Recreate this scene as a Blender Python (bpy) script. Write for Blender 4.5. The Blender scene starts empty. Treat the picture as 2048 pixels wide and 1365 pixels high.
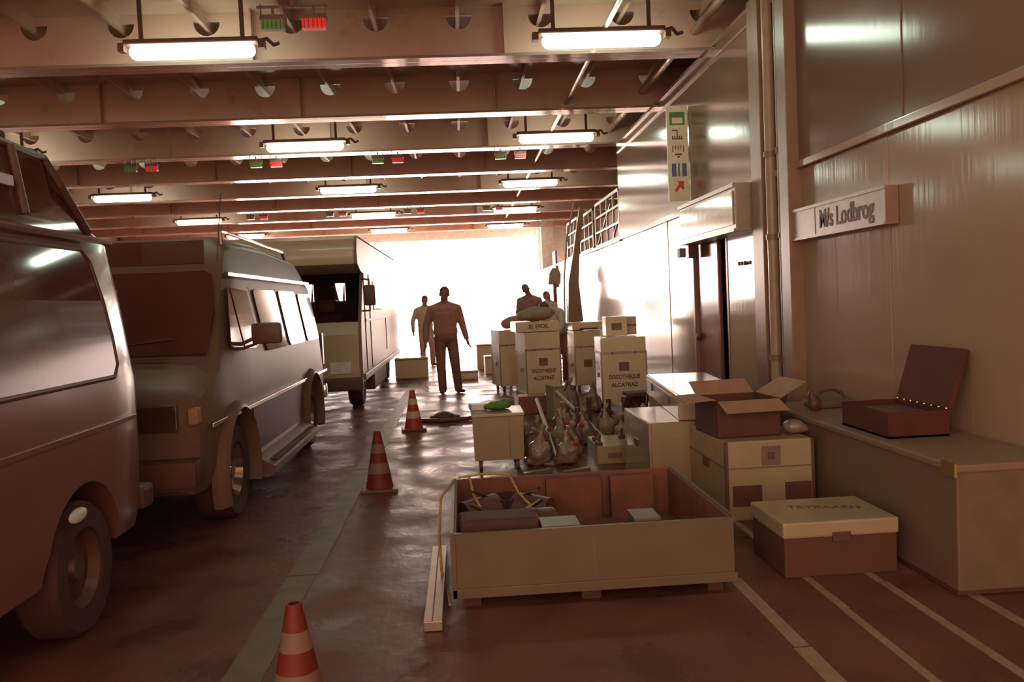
import bpy, bmesh, math, random
from mathutils import noise, Vector, Matrix, Euler
random.seed(7)
S = bpy.context.scene
C = S.collection
PI = math.pi

# ---------------------------------------------------------------- camera
F_PX, CX, CY, EYE = 1700.0, 1024.0, 682.5, 1.55
d = Vector((922 - CX, -(607 - CY), -F_PX)).normalized()
xa = Vector((math.cos(.045), math.sin(.045), 0)); xa = (xa - d * xa.dot(d)).normalized()
za = xa.cross(d)
cam = bpy.data.cameras.new('camera'); co = bpy.data.objects.new('camera', cam); C.objects.link(co)
cam.sensor_width = 36; cam.lens = 36 * F_PX / 2048; cam.clip_start = .05; cam.clip_end = 400
co.matrix_world = Matrix((xa, d, za)).to_4x4()
co.location = (0, 0, EYE)
S.camera = co
# ---------------------------------------------------------------- view, world, light
S.view_settings.view_transform = 'Standard'; S.view_settings.look = 'None'
S.view_settings.exposure = 0.5; S.view_settings.gamma = 1.0
AMB = (1.0, .62, .43)          # warm fill from behind the camera, added to lift the shadows
DAY = (1.0, .76, .66)
W = bpy.data.worlds.new('World'); S.world = W; W.use_nodes = True
nt = W.node_tree; nt.nodes.clear()
out = nt.nodes.new('ShaderNodeOutputWorld'); bg = nt.nodes.new('ShaderNodeBackground')
tc = nt.nodes.new('ShaderNodeTexCoord'); sp = nt.nodes.new('ShaderNodeSeparateXYZ')
mr = nt.nodes.new('ShaderNodeMapRange'); mr.inputs[1].default_value = -.15; mr.inputs[2].default_value = .45
mx = nt.nodes.new('ShaderNodeMix'); mx.data_type = 'RGBA'
mx.inputs[6].default_value = (*[c * 2.1 for c in AMB], 1); mx.inputs[7].default_value = (*[c * 15.0 for c in DAY], 1)
nt.links.new(tc.outputs['Generated'], sp.inputs[0]); nt.links.new(sp.outputs[1], mr.inputs[0])
mz = nt.nodes.new('ShaderNodeMapRange'); mz.inputs[1].default_value = .72; mz.inputs[2].default_value = .85
mm = nt.nodes.new('ShaderNodeMath'); mm.operation = 'MAXIMUM'
nt.links.new(sp.outputs[2], mz.inputs[0]); nt.links.new(mr.outputs[0], mm.inputs[0]); nt.links.new(mz.outputs[0], mm.inputs[1])
nt.links.new(mm.outputs[0], mx.inputs[0]); nt.links.new(mx.outputs[2], bg.inputs[0]); nt.links.new(bg.outputs[0], out.inputs[0])
bg.inputs[1].default_value = 1.0
def portal(name, loc, rx, sx, sy):
    l = bpy.data.lights.new(name, 'AREA'); l.shape = 'RECTANGLE'; l.size = sx; l.size_y = sy; l.cycles.is_portal = True
    o = bpy.data.objects.new(name, l); C.objects.link(o); o.location = loc; o.rotation_euler = (rx, 0, 0)
portal('daylight_portal', (-3.4, 33.2, 2.0), -PI / 2, 14, 4.2)
portal('fill_portal', (-3.4, -5.2, 2.35), PI / 2, 17.2, 4.7)  # unseen open rear end, admits the added warm fill

# ---------------------------------------------------------------- materials
def mat(name, col, rough=.5, metal=0, var=.12, scale=8, bump=0, bscale=(60, 60, 60), rvar=0, emit=None, trans=0, coat=0, spec=.5):
    m = bpy.data.materials.new(name); m.use_nodes = True; t = m.node_tree; n = t.nodes; b = n['Principled BSDF']
    b.inputs['Roughness'].default_value = rough; b.inputs['Metallic'].default_value = metal
    b.inputs['Specular IOR Level'].default_value = spec
    if coat: b.inputs['Coat Weight'].default_value = coat; b.inputs['Coat Roughness'].default_value = .08
    if trans: b.inputs['Transmission Weight'].default_value = trans
    tcn = n.new('ShaderNodeTexCoord'); nz = n.new('ShaderNodeTexNoise'); nz.inputs['Scale'].default_value = scale
    nz.inputs['Detail'].default_value = 4
    t.links.new(tcn.outputs['Object'], nz.inputs['Vector'])
    r = n.new('ShaderNodeValToRGB'); r.color_ramp.elements[0].position = .3; r.color_ramp.elements[1].position = .7
    r.color_ramp.elements[0].color = (*[max(0, c * (1 - var)) for c in col], 1)
    r.color_ramp.elements[1].color = (*[min(1, c * (1 + var)) for c in col], 1)
    t.links.new(nz.outputs[0], r.inputs[0]); t.links.new(r.outputs[0], b.inputs['Base Color'])
    if rvar:
        q = n.new('ShaderNodeMapRange'); q.inputs[1].default_value = .35; q.inputs[2].default_value = .65
        q.inputs[3].default_value = max(.03, rough - rvar); q.inputs[4].default_value = min(1, rough + rvar)
        t.links.new(nz.outputs[0], q.inputs[0]); t.links.new(q.outputs[0], b.inputs['Roughness'])
    if bump:
        mp = n.new('ShaderNodeMapping'); mp.inputs['Scale'].default_value = bscale
        z2 = n.new('ShaderNodeTexNoise'); z2.inputs['Scale'].default_value = 1; z2.inputs['Detail'].default_value = 3
        bp = n.new('ShaderNodeBump'); bp.inputs['Strength'].default_value = bump; bp.inputs['Distance'].default_value = .02
        t.links.new(tcn.outputs['Object'], mp.inputs[0]); t.links.new(mp.outputs[0], z2.inputs['Vector'])
        t.links.new(z2.outputs[0], bp.inputs['Height']); t.links.new(bp.outputs[0], b.inputs['Normal'])
    if emit:
        b.inputs['Emission Color'].default_value = (*emit[0], 1); b.inputs['Emission Strength'].default_value = emit[1]
    return m
M = {}
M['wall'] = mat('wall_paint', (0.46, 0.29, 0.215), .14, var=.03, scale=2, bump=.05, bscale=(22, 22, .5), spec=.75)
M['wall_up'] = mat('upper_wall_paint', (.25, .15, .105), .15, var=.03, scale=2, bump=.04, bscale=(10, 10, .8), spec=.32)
M['trim'] = mat('trim_paint', (0.5, 0.37, 0.28), .35)
M['trimdark'] = mat('trim_dark', (0.34, 0.19, 0.13), .4)
M['ceil'] = mat('deckhead_paint', (0.6, 0.42, 0.31), .45, var=.12, scale=1.5)
M['beam'] = mat('beam_paint', (0.6, 0.38, 0.29), .35, var=.10, scale=2, rvar=.08)
M['flange'] = mat('beam_flange_paint', (0.6, 0.42, 0.36), .10, metal=.55, var=.08, scale=2, spec=.9, bump=.05, bscale=(3, 3, 3))
M['floor'] = mat('deck_floor', (0.17, 0.066, 0.046), .40, var=.28, scale=2.2, rvar=.16, bump=.2, bscale=(16, 9, 16), spec=.15)
M['line_white'] = mat('line_white', (.34, .22, .155), .6, var=.2, scale=14)
M['line_yellow'] = mat('line_yellow', (0.17, 0.1, 0.05), .5, var=.3, scale=6)
M['shipdark'] = mat('ship_side_paint', (.19, .10, .075), .5)
M['quay'] = mat('quay_concrete', (.85, .85, .82), .8)
M['pale'] = mat('pale_paint', (.85, .85, .80), .5)
M['sign_gloss'] = mat('glossy_sign_face', (.62, .52, .44), .10, spec=.8, bump=.04, bscale=(20, 12, 1))
M['steel'] = mat('galvanised_steel', (0.45, 0.33, 0.27), .35, metal=.6, rvar=.1)
M['darkmetal'] = mat('dark_metal', (0.16, 0.075, 0.055), .4, metal=.2)
M['black'] = mat('black_plastic', (0.15, 0.062, 0.048), .45)
M['rubber'] = mat('tyre_rubber', (0.09, 0.035, 0.028), .8, bump=.2)
M['chrome'] = mat('chrome', (.75, .68, .62), .12, metal=1, var=.02)
M['glass'] = mat('dark_glass', (0.12, 0.04, 0.03), .06, var=.02, spec=1.0)
M['clear'] = mat('clear_glass', (.80, .70, .62), .02, trans=1, var=.01)
M['van_paint'] = mat('brown_metallic_paint', (0.24, 0.1, 0.075), .28, metal=.0, var=.04, coat=.2)
M['gmc_paint'] = mat('silver_beige_paint', (.21, .125, .085), .42, var=.04, spec=.12)
M['gmc_low'] = mat('lower_brown_paint', (.15, .07, .05), .42, var=.04, spec=.12)
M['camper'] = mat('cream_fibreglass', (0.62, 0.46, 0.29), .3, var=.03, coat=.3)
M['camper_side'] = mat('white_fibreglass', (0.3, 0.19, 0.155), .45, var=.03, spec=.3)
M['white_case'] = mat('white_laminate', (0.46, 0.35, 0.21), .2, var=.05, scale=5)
M['white_case_brightened'] = mat('white_laminate_brightened', (.86, .66, .42), .2, var=.05, scale=5)  # case laminate with brightness put into its colour, for the dim far cases
M['chest_paint'] = mat('chest_brown_paint', (.21, .135, .095), .45, var=.08)
M['chest_top'] = mat('chest_top_paint', (.27, .175, .12), .45, var=.08)
M['white_case_b'] = mat('white_laminate_side', (.62, .47, .39), .16, var=.05, scale=5, spec=.7)
M['crate_out'] = mat('crate_cream_board', (0.17, 0.115, 0.07), .5, var=.08, scale=4)
M['crate_in'] = mat('crate_brown_lining', (0.24, 0.09, 0.058), .75, var=.18, scale=6, bump=.2)
M['card'] = mat('cardboard', (0.45, 0.25, 0.14), .8, var=.1, scale=10)
M['card_dark'] = mat('cardboard_brown', (0.14, 0.058, 0.04), .8, var=.1, scale=10)
M['darkcase'] = mat('dark_vinyl', (0.12, 0.043, 0.032), .75, bump=.1, spec=.08)
M['brass'] = mat('brass', (.95, .70, .30), .2, metal=.9, var=.02)
M['cone_red'] = mat('cone_red', (0.55, 0.04, 0.03), .5, var=.1)
M['cone_dark'] = mat('dark_cone_red', (.20, .022, .018), .6, var=.2)  # darker red for the two nearer cones
M['cone_band'] = mat('cone_band', (.72, .52, .30), .5, var=.1)
M['alu'] = mat('aluminium', (0.42, 0.32, 0.24), .35, metal=.5, var=.1)
M['rope'] = mat('yellow_rope', (.62, .36, .08), .7, var=.2, scale=40)
M['text'] = mat('stencil_ink', (0.15, 0.075, 0.05), .6)
M['labelgrey'] = mat('label_grey', (0.26, 0.15, 0.1), .6)
M['green'] = mat('green_paint', (.10, .22, .06), .5)
M['blue'] = mat('blue_paint', (.10, .13, .30), .5)
M['red'] = mat('red_paint', (.70, .05, .03), .5)
M['signw'] = mat('sign_white', (.80, .66, .45), .35)
M['greenp'] = mat('green_plastic', (.12, .22, .04), .5, var=.4, scale=20)
M['bag'] = mat('pale_plastic', (0.34, 0.24, 0.17), .25, var=.15, scale=12, bump=.5, bscale=(30, 30, 12), spec=.7)
M['sack'] = mat('beige_sackcloth', (0.36, 0.25, 0.16), .6, var=.15, bump=.3, bscale=(25, 25, 25))
M['cloth_dark'] = mat('dark_cloth', (0.33, 0.14, 0.11), .8, var=.15, bump=.15)
M['cloth_brown'] = mat('brown_uniform_cloth', (0.5, 0.22, 0.17), .8, var=.15, bump=.15)
M['cloth_pale'] = mat('pale_shirt_cloth', (0.62, 0.48, 0.38), .8, var=.1, bump=.15)
M['cloth_blue'] = mat('mauve_shirt_cloth', (0.42, 0.22, 0.21), .8, var=.1, bump=.15)
M['skin'] = mat('skin', (0.36, 0.16, 0.11), .55, var=.06)
M['hair'] = mat('hair', (0.15, 0.06, 0.045), .6, var=.2, bump=.3)
M['leaf'] = mat('seat_fabric', (0.18, 0.08, 0.06), .85)
M['tube'] = mat('lit_diffuser', (1, 1, 1), .3, emit=((.82, 1.0, .80), 12))
M['tube_dim'] = mat('lit_yellow_diffuser', (1, .9, .5), .3, emit=((1.0, .95, .55), 1.3))
M['led_red'] = mat('lit_red_lens', (.8, .03, .02), .3, emit=((1, .04, .03), .18))
M['led_green'] = mat('lit_green_lens', (.10, .22, .04), .3, emit=((.16, .30, .03), .06))
M['door_red'] = mat('door_burgundy_paint', (0.33, 0.12, 0.1), .16, var=.03, spec=.8)
M['dark_void'] = mat('passage_dark_paint', (0.15, 0.055, 0.045), .7)

# ---------------------------------------------------------------- helpers
class MB:
    def __init__(s): s.b = bmesh.new()
    def box(s, c, size, rot=None, bev=0):
        t = bmesh.new(); bmesh.ops.create_cube(t, size=1)
        bmesh.ops.scale(t, vec=size, verts=t.verts)
        if bev: bmesh.ops.bevel(t, geom=t.edges[:], offset=bev, segments=2, affect='EDGES', profile=.6)
        if rot: bmesh.ops.rotate(t, cent=(0, 0, 0), matrix=Euler(rot).to_matrix(), verts=t.verts)
        bmesh.ops.translate(t, vec=c, verts=t.verts); s.add(t); return s
    def add(s, t):
        me = bpy.data.meshes.new('tmp'); t.to_mesh(me); t.free(); s.b.from_mesh(me); bpy.data.meshes.remove(me)
    def b2(s, x0, x1, y0, y1, z0, z1, bev=0):
        return s.box(((x0 + x1) / 2, (y0 + y1) / 2, (z0 + z1) / 2), (abs(x1 - x0), abs(y1 - y0), abs(z1 - z0)), None, bev)
    def cyl(s, p0, p1, r0, r1=None, n=16, caps=True):
        r1 = r0 if r1 is None else r1; p0 = Vector(p0); p1 = Vector(p1); v = p1 - p0
        t = bmesh.new(); bmesh.ops.create_cone(t, cap_ends=caps, segments=n, radius1=r0, radius2=r1, depth=v.length)
        q = Vector((0, 0, 1)).rotation_difference(v.normalized())
        bmesh.ops.rotate(t, cent=(0, 0, 0), matrix=q.to_matrix(), verts=t.verts)
        bmesh.ops.translate(t, vec=(p0 + p1) / 2, verts=t.verts); s.add(t); return s
    def prism(s, pts, axis, a0, a1):      # pts in the plane of the other two axes (in order), extruded from a0 to a1
        def P(u, v, a): return {'x': (a, u, v), 'y': (u, a, v), 'z': (u, v, a)}[axis]
        t = bmesh.new(); A = [t.verts.new(P(u, v, a0)) for u, v in pts]; B = [t.verts.new(P(u, v, a1)) for u, v in pts]
        t.faces.new(A); t.faces.new(B[::-1])
        for i in range(len(pts)): j = (i + 1) % len(pts); t.faces.new((A[i], B[i], B[j], A[j]))
        bmesh.ops.recalc_face_normals(t, faces=t.faces); s.add(t); return s
    def ell(s, c, r, rot=None, n=16):
        t = bmesh.new(); bmesh.ops.create_uvsphere(t, u_segments=n, v_segments=max(6, n // 2 + 2), radius=1)
        bmesh.ops.scale(t, vec=r, verts=t.verts)
        if rot: bmesh.ops.rotate(t, cent=(0, 0, 0), matrix=Euler(rot).to_matrix(), verts=t.verts)
        bmesh.ops.translate(t, vec=c, verts=t.verts); s.add(t); return s
    def cap(s, p0, p1, r0, r1=None, sq=(1, 1, 1)):      # tapered capsule as the hull of two spheres
        r1 = r0 if r1 is None else r1; t = bmesh.new(); dirs = []
        for i in range(6):
            th = PI * (i + .5) / 6
            for k in range(12):
                ph = 2 * PI * k / 12; dirs.append(Vector((math.sin(th) * math.cos(ph) * sq[0], math.sin(th) * math.sin(ph) * sq[1], math.cos(th) * sq[2])))
        for p, r in ((Vector(p0), r0), (Vector(p1), r1)):
            for q in dirs: t.verts.new(p + q * r)
        bmesh.ops.convex_hull(t, input=t.verts)
        lo = [v for v in t.verts if not v.link_faces]; bmesh.ops.delete(t, geom=lo, context='VERTS'); bmesh.ops.recalc_face_normals(t, faces=t.faces)
        s.add(t); return s
    def tube(s, pts, r, n=8):
        pts = [Vector(p) for p in pts]
        for a, b_ in zip(pts, pts[1:]): s.cyl(a, b_, r, r, n)
        for p in pts[1:-1]: s.ell(p, (r, r, r), n=n)
        return s
    def lathe(s, prof, c=(0, 0, 0), axis='z', n=32, caps=True):
        t = bmesh.new(); rings = []
        for r, h in prof:
            ring = []
            for k in range(n):
                a = 2 * PI * k / n; u, v = r * math.cos(a), r * math.sin(a)
                p = {'z': (u, v, h), 'x': (h, u, v), 'y': (u, h, v)}[axis]; ring.append(t.verts.new(Vector(p) + Vector(c)))
            rings.append(ring)
        for A, B in zip(rings, rings[1:]):
            for k in range(n): t.faces.new((A[k], A[(k + 1) % n], B[(k + 1) % n], B[k]))
        if caps and prof[0][0] > 1e-4: t.faces.new(rings[0])
        if caps and prof[-1][0] > 1e-4: t.faces.new(rings[-1])
        bmesh.ops.remove_doubles(t, verts=t.verts, dist=1e-5); bmesh.ops.recalc_face_normals(t, faces=t.faces); s.add(t); return s
    def rings(s, R, close=True):           # loft through open/closed rings of points
        t = bmesh.new(); V = [[t.verts.new(p) for p in r] for r in R]; n = len(R[0])
        for A, B in zip(V, V[1:]):
            for k in range(n): t.faces.new((A[k], A[(k + 1) % n], B[(k + 1) % n], B[k]))
        t.faces.new(V[0]); t.faces.new(V[-1])
        bmesh.ops.recalc_face_normals(t, faces=t.faces); s.add(t); return s
    def quadpatch(s, P, th, nrm):           # slab over a polygon P, thickness th along nrm
        t = bmesh.new(); nrm = Vector(nrm).normalized() * th
        A = [t.verts.new(Vector(p)) for p in P]; B = [t.verts.new(Vector(p) + nrm) for p in P]
        t.faces.new(A); t.faces.new(B[::-1])
        for i in range(len(P)): j = (i + 1) % len(P); t.faces.new((A[i], B[i], B[j], A[j]))
        bmesh.ops.recalc_face_normals(t, faces=t.faces); s.add(t); return s
    def build(s, name, m, parent=None, smooth=None, **tags):
        me = bpy.data.meshes.new(name); s.b.to_mesh(me); s.b.free(); s.b = None
        o = bpy.data.objects.new(name, me); C.objects.link(o); me.materials.append(M[m] if isinstance(m, str) else m)
        if smooth is not None:
            me.shade_smooth(); me.set_sharp_from_angle(angle=math.radians(smooth))
        if parent: o.parent = parent
        for k, v in tags.items(): o[k] = v
        return o
def applied(o):
    bpy.context.view_layer.update()
    dg = bpy.context.evaluated_depsgraph_get()
    me = bpy.data.meshes.new_from_object(o.evaluated_get(dg)); o.modifiers.clear(); old = o.data; o.data = me
    if not me.materials and old.materials:
        me.materials.append(old.materials[0])
    return o
def fuse(o, vox, it=3, fac=.6):
    m = o.modifiers.new('r', 'REMESH'); m.mode = 'VOXEL'; m.voxel_size = vox
    q = o.modifiers.new('s', 'SMOOTH'); q.factor = fac; q.iterations = it
    applied(o); o.data.shade_smooth(); return o
def thing(name, label, cat, loc=(0, 0, 0), rz=0, group=None):
    o = bpy.data.objects.new(name, None); C.objects.link(o); o.empty_display_size = .1
    o.location = loc; o.rotation_euler = (0, 0, rz); o['label'] = label; o['category'] = cat
    if group: o['group'] = group
    return o
def struct(o): o['kind'] = 'structure'; return o
def dup(root, loc, rz=None, label=None, group=None):
    r = root.copy(); C.objects.link(r); r.location = loc
    if rz is not None: r.rotation_euler = (0, 0, rz)
    if label: r['label'] = label
    if group: r['group'] = group
    for ch in list(root.children):
        c = ch.copy(); C.objects.link(c); c.parent = r
        for g in list(ch.children): k = g.copy(); C.objects.link(k); k.parent = c
    return r
def text(name, body, size, m, parent, loc, rot, squash=1, depth=.002, bold=.0):
    cu = bpy.data.curves.new('t', 'FONT'); cu.body = body; cu.size = size; cu.extrude = depth; cu.align_x = 'CENTER'; cu.align_y = 'CENTER'; cu.offset = bold
    o = bpy.data.objects.new('t', cu); C.objects.link(o); bpy.context.view_layer.update()
    me = bpy.data.meshes.new_from_object(o.evaluated_get(bpy.context.evaluated_depsgraph_get()))
    bpy.data.objects.remove(o)
    n = bpy.data.objects.new(name, me); C.objects.link(n); me.materials.clear(); me.materials.append(M[m])
    n.location = loc; n.rotation_euler = rot; n.scale = (squash, 1, 1)
    if parent: n.parent = parent
    return n

# ================================================================ THE SETTING
XR, XL, Y0, Y1 = 2.93, -12.0, -5.0, 33.0
ZB, ZC = 4.2, 4.78
struct(MB().b2(XL, 5.2, Y0, Y1, -.25, 0).build('floor', 'floor'))
struct(MB().b2(XL, 5.2, Y0, Y1, ZC, ZC + .1).build('ceiling', 'ceil'))
struct(MB().b2(XL - .2, XL, Y0, Y1, 0, ZC).build('wall_left', 'shipdark'))
# right wall: sheet panels, each set at a hair's angle, with the doorway left open
mb = MB()
edges = [Y0, -3.6, -2.4, -1.2, 0, 1.2, 2.4, 3.6, 4.75, 5.65, 6.45, 7.2, 8.05, 9.15]
for a, b_ in zip(edges, edges[1:]):
    e0, e1 = random.uniform(-.006, .006), random.uniform(-.006, .006)
    mb.prism([(XR + e0, a), (XR + e1, b_), (XR + .2, b_), (XR + .2, a)], 'z', 0, 2.57)
edges = [10.56, 11.8, 13.0, 14.2, 15.4, 17.0, 19, 21.5, 24, 27, 30, 31.2]
for a, b_ in zip(edges, edges[1:]):
    e0, e1 = random.uniform(-.006, .006), random.uniform(-.006, .006)
    mb.prism([(XR + e0, a), (XR + e1, b_), (XR + .2, b_), (XR + .2, a)], 'z', 0, 2.57)
mb.b2(XR, XR + .2, 9.15, 10.56, 2.22, 2.57)
struct(mb.build('wall_right', 'wall'))
mb = MB()
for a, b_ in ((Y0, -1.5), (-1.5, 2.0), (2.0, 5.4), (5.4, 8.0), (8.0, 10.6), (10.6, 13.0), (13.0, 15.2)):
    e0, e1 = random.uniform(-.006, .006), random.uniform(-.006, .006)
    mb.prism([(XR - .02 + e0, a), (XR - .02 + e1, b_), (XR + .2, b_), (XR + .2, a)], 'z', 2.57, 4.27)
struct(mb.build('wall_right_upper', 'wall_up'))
struct(MB().b2(XR + .2, 5.2, Y0, 15.0, 4.27, 4.4).build('wall_right_cap', 'shipdark'))
struct(MB().b2(XR + .2, 5.2, 15.2, 31.2, 2.42, 2.57).build('floor_side_gallery', 'shipdark'))
struct(MB().b2(5.0, 5.2, 8, Y1, 2.57, ZC).build('wall_gallery_back', 'shipdark'))
struct(MB().b2(XR, 5.2, 14.98, 15.2, 2.57, 4.27).build('wall_gallery_near', 'shipdark'))
struct(MB().b2(XR - .05, XR - .02, Y0, 15.2, 2.56, 2.62, .006).b2(XR - .045, XR - .021, Y0, 15.2, 4.24, 4.28).b2(XR - .045, XR - .021, Y0, 15.2, 4.10, 4.125).build('trim_1', 'wall'))
struct(MB().b2(XR - .04, XR - .005, 15.2, 31.2, 2.54, 2.60, .006).build('trim_2', 'trim'))
# passage behind the doorway
mb = MB().b2(XR + .2, 4.6, 8.9, 9.05, 0, 2.4).b2(XR + .2, 4.6, 10.7, 10.8, 0, 2.4).b2(4.6, 4.7, 8.9, 10.8, 0, 2.4).b2(XR + .2, 4.6, 8.9, 10.8, 2.4, 2.41)
struct(mb.build('wall_passage', 'dark_void'))
# door_1: frame, leaf, gap left open
dr = thing('door_1', 'x', 'door'); del dr['label']; del dr['category']; dr['kind'] = 'structure'
MB().b2(XR + .03, XR + .08, 9.64, 10.50, .03, 2.2, .01).build('door_leaf', 'door_red', dr)
MB().b2(XR - .012, XR + .2, 10.50, 10.56, 0, 2.22).b2(XR - .012, XR + .2, 9.15, 9.2, 0, 2.22).b2(XR - .012, XR + .2, 9.2, 10.5, 2.18, 2.22).build('door_frame', 'trimdark', dr)
MB().ell((XR - .0, 10.40, 1.0), (.03, .05, .05)).cyl((XR - .01, 10.40, 1.0), (XR + .05, 10.40, 1.0), .012).build('door_handle', 'black', dr)
# far portal around the opening
struct(MB().b2(3.05, 3.5, 31.2, 33, 0, ZC).b2(2.95, 3.05, 31.6, 31.9, 0, ZC).build('wall_portal_side', 'pale'))
struct(MB().b2(3.5, 5.2, 32.8, 33, 0, ZC).build('wall_portal_gallery', 'pale'))
struct(MB().b2(XL, 3.05, 32.7, 33, 4.0, ZC).build('wall_portal_lintel', 'pale'))
struct(MB().b2(XL, -8.2, 32.7, 33, 0, 4.0).build('wall_portal_left', 'pale'))
# outside: quay and ramp
struct(MB().b2(-40, 40, 33.2, 140, -.3, -.02).build('floor_quay', 'quay'))

# ceiling beams: web with half-round notches at the top, wide bottom flange
BY = [9.30 + 2.72 * k for k in range(-4, 9)]
ZN = 4.685
def web_profile():
    pts = [(XL, ZB), (5.0, ZB), (5.0, ZN)]
    x = 4.62
    while x > XL + .4:
        for k in range(11): a = PI * k / 10; pts.append((x + .14 * math.cos(a), ZN - .15 * math.sin(a)))
        x -= .9
    pts.append((XL, ZN)); return pts
wp = web_profile()
for i, y in enumerate(BY):
    mb = MB(); mb.prism(wp, 'y', y + .14, y + .16)
    mb.b2(XL, 5.0, y + .14, y + .16, ZN, ZC)
    for k in range(5): x = XL + 1.8 + 2.7 * k; mb.b2(x, x + .015, y + .02, y + .28, ZB + .03, ZC)
    w_ = struct(mb.build('trim_%d' % (i + 3), 'beam'))
    MB().b2(XL, 5.0, y, y + .30, ZB, ZB + .03).build('beam_flange', 'flange', w_)
mb = MB(); x = 4.62
while x > XL + .4:
    mb.b2(x - .006, x + .006, Y0, Y1 - .3, ZC - .15, ZC); mb.b2(x - .035, x + .006, Y0, Y1 - .3, ZC - .16, ZC - .15); x -= .9
struct(mb.build('ceiling_stiffeners', 'ceil'))
# deck lines
mb = MB()
def line(mb, x, a, b_, w):
    y = a
    while y < b_:
        y2 = min(b_, y + random.uniform(.5, 1.2)); mb.b2(x - w / 2 + random.uniform(-.006, .006), x + w / 2 + random.uniform(-.006, .006), y, y2, 0, .003); y = y2 + random.choice((0, 0, .02))
line(mb, 1.40, 1.0, 5.0, .07); line(mb, 1.77, 1.0, 8.0, .045); line(mb, 2.12, 1.0, 8.0, .045); line(mb, 2.45, 1.0, 8.0, .045)
struct(mb.build('floor_lines_white', 'line_white'))
mb = MB(); line(mb, -1.0, 2.2, 30, .17); line(mb, -3.95, 5, 30, .14)
struct(mb.build('floor_lines_yellow', 'line_yellow'))

# ================================================================ CEILING FITTINGS
def tags(o, label, cat, group=None):
    o['label'] = label; o['category'] = cat
    if group: o['group'] = group
    return o
lampN = 0
def make_lamp():
    t = thing('ceiling_light', '', 'ceiling light')
    MB().b2(-.66, .66, -.075, .075, .075, .13, .015).b2(-.72, -.66, -.05, .05, .02, .1).b2(.66, .72, -.05, .05, .02, .1).build('housing', 'darkmetal', t)
    mb = MB(); mb.cap((-.55, 0, .01), (.55, 0, .01), .072, .072, (1, 1.2, 1)); mb.build('diffuser', 'tube', t, smooth=40)
    for s in (-.5, .5): MB().b2(s - .02, s + .02, -.012, .012, .13, .58).build('hanger', 'darkmetal', t)
    MB().tube([(.66, 0, .1), (.74, .0, .12), (.80, .02, .06), (.86, .02, .08)], .018).build('cable', 'black', t)
    return t
lamp0 = make_lamp(); first = True
LX = {-7.35: 'leftmost', -2.4: 'middle', 1.7: 'rightmost'}
rowname = {-2.0: None, 3.3: None, 8.85: 'nearest', 14.1: 'second', 19.4: 'third', 24.9: 'fourth', 30.2: 'farthest'}
for y, rn in rowname.items():
    for x, cn in LX.items():
        x0_ = x
        if rn == 'nearest': x = {-7.35: -7.35, -2.4: -2.57, 1.7: 1.58}[x]
        if rn: lb = 'glowing fluorescent ceiling light, %s of the three columns, %s row from the camera' % (cn, rn)
        else: lb = 'fluorescent ceiling light overhead, %s column, %s' % (cn, 'above the big crate' if y > 0 else 'behind the camera')
        if first: lamp0.location = (x, y, 4.19); lamp0['label'] = lb; lamp0['group'] = 'fluorescent ceiling lights'; first = False
        else: dup(lamp0, (x, y, 4.19), 0, lb, 'fluorescent ceiling lights')
# lane signals: green + red lens under the beams
def make_signal(red):
    t = thing('lane_signal', '', 'signal light')
    MB().b2(-.105, .105, -.03, .05, -.02, .02).b2(-.10, -.09, -.02, .0, .02, .11).b2(.09, .10, -.02, .0, .02, .11).build('bracket', 'black', t)
    MB().b2(-.095, .095, -.045, .045, -.10, -.02, .008).build('lens', 'led_red' if red else 'led_green', t)
    mb = MB()
    for k in range(5): mb.b2(-.078 + k * .036, -.071 + k * .036, -.050, -.045, -.105, -.025)
    mb.build('grille', 'black', t)
    MB().b2(-.01, .01, .0, .02, .03, .09).build('hanger', 'black', t)
    return t
sg = [make_signal(False), make_signal(True)]; used = [False, False]
lanes = [(-5.25, 'far left'), (-3.18, 'left of middle'), (-1.13, 'middle'), (.97, 'right')]
for y, rn in ((7.35, 'nearest beam'), (14.75, 'third beam'), (22.9, 'sixth beam')):
    for x, ln in (lanes if y > 8 else lanes[2:3]):
        for r in (0, 1):
            lb = 'small %s lane signal under the %s, %s lane' % (('green', 'red')[r], rn, ln)
            px = x + (.17 if r else -.17); p = (px, y, 4.10)
            if y < 8: p = (px - .16, y, 4.01)
            if not used[r]: sg[r].location = p; sg[r]['label'] = lb; sg[r]['group'] = 'lane signals under the ceiling beams'; used[r] = True
            else: dup(sg[r], p, 0, lb, 'lane signals under the ceiling beams')
for x_, ln_ in lanes[2:3]: tags(MB().b2(x_ - .18, x_ - .14, 7.33, 7.37, 4.10, 4.62).b2(x_ - .46, x_ + .14, 7.34, 7.36, 4.09, 4.11).build('signal_hanger', 'black'), 'dark T shaped hanger holding the nearest lane signals, %s lane' % ln_, 'hanger')
tags(MB().cyl((1.62, Y0, 4.33), (1.62, 32, 4.33), .03, n=12).build('sprinkler_pipe', 'steel', smooth=40), 'long thin pipe running under the deckhead beside the right lamps', 'pipe')
tags(MB().cyl((2.72, Y0, 4.45), (2.72, 15, 4.45), .05, n=12).build('ventilation_pipe', 'steel', smooth=40), 'thick pipe running along the top of the right wall', 'pipe')

# ================================================================ RIGHT WALL FITTINGS
t = thing('illuminated_door_sign', 'long white box sign projecting over the doorway', 'sign', (XR, 8.15, 2.13))
MB().b2(-.23, 0, 0, 2.1, 0, .47, .01).build('sign_box', 'trim', t)
MB().b2(-.245, -.23, .06, 2.04, .07, .40, .004).build('sign_face', 'sign_gloss', t)
MB().b2(-.255, -.23, 0, 2.1, .43, .47).b2(-.255, -.23, 0, 2.1, 0, .03).build('sign_rim', 'trim', t)
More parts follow.
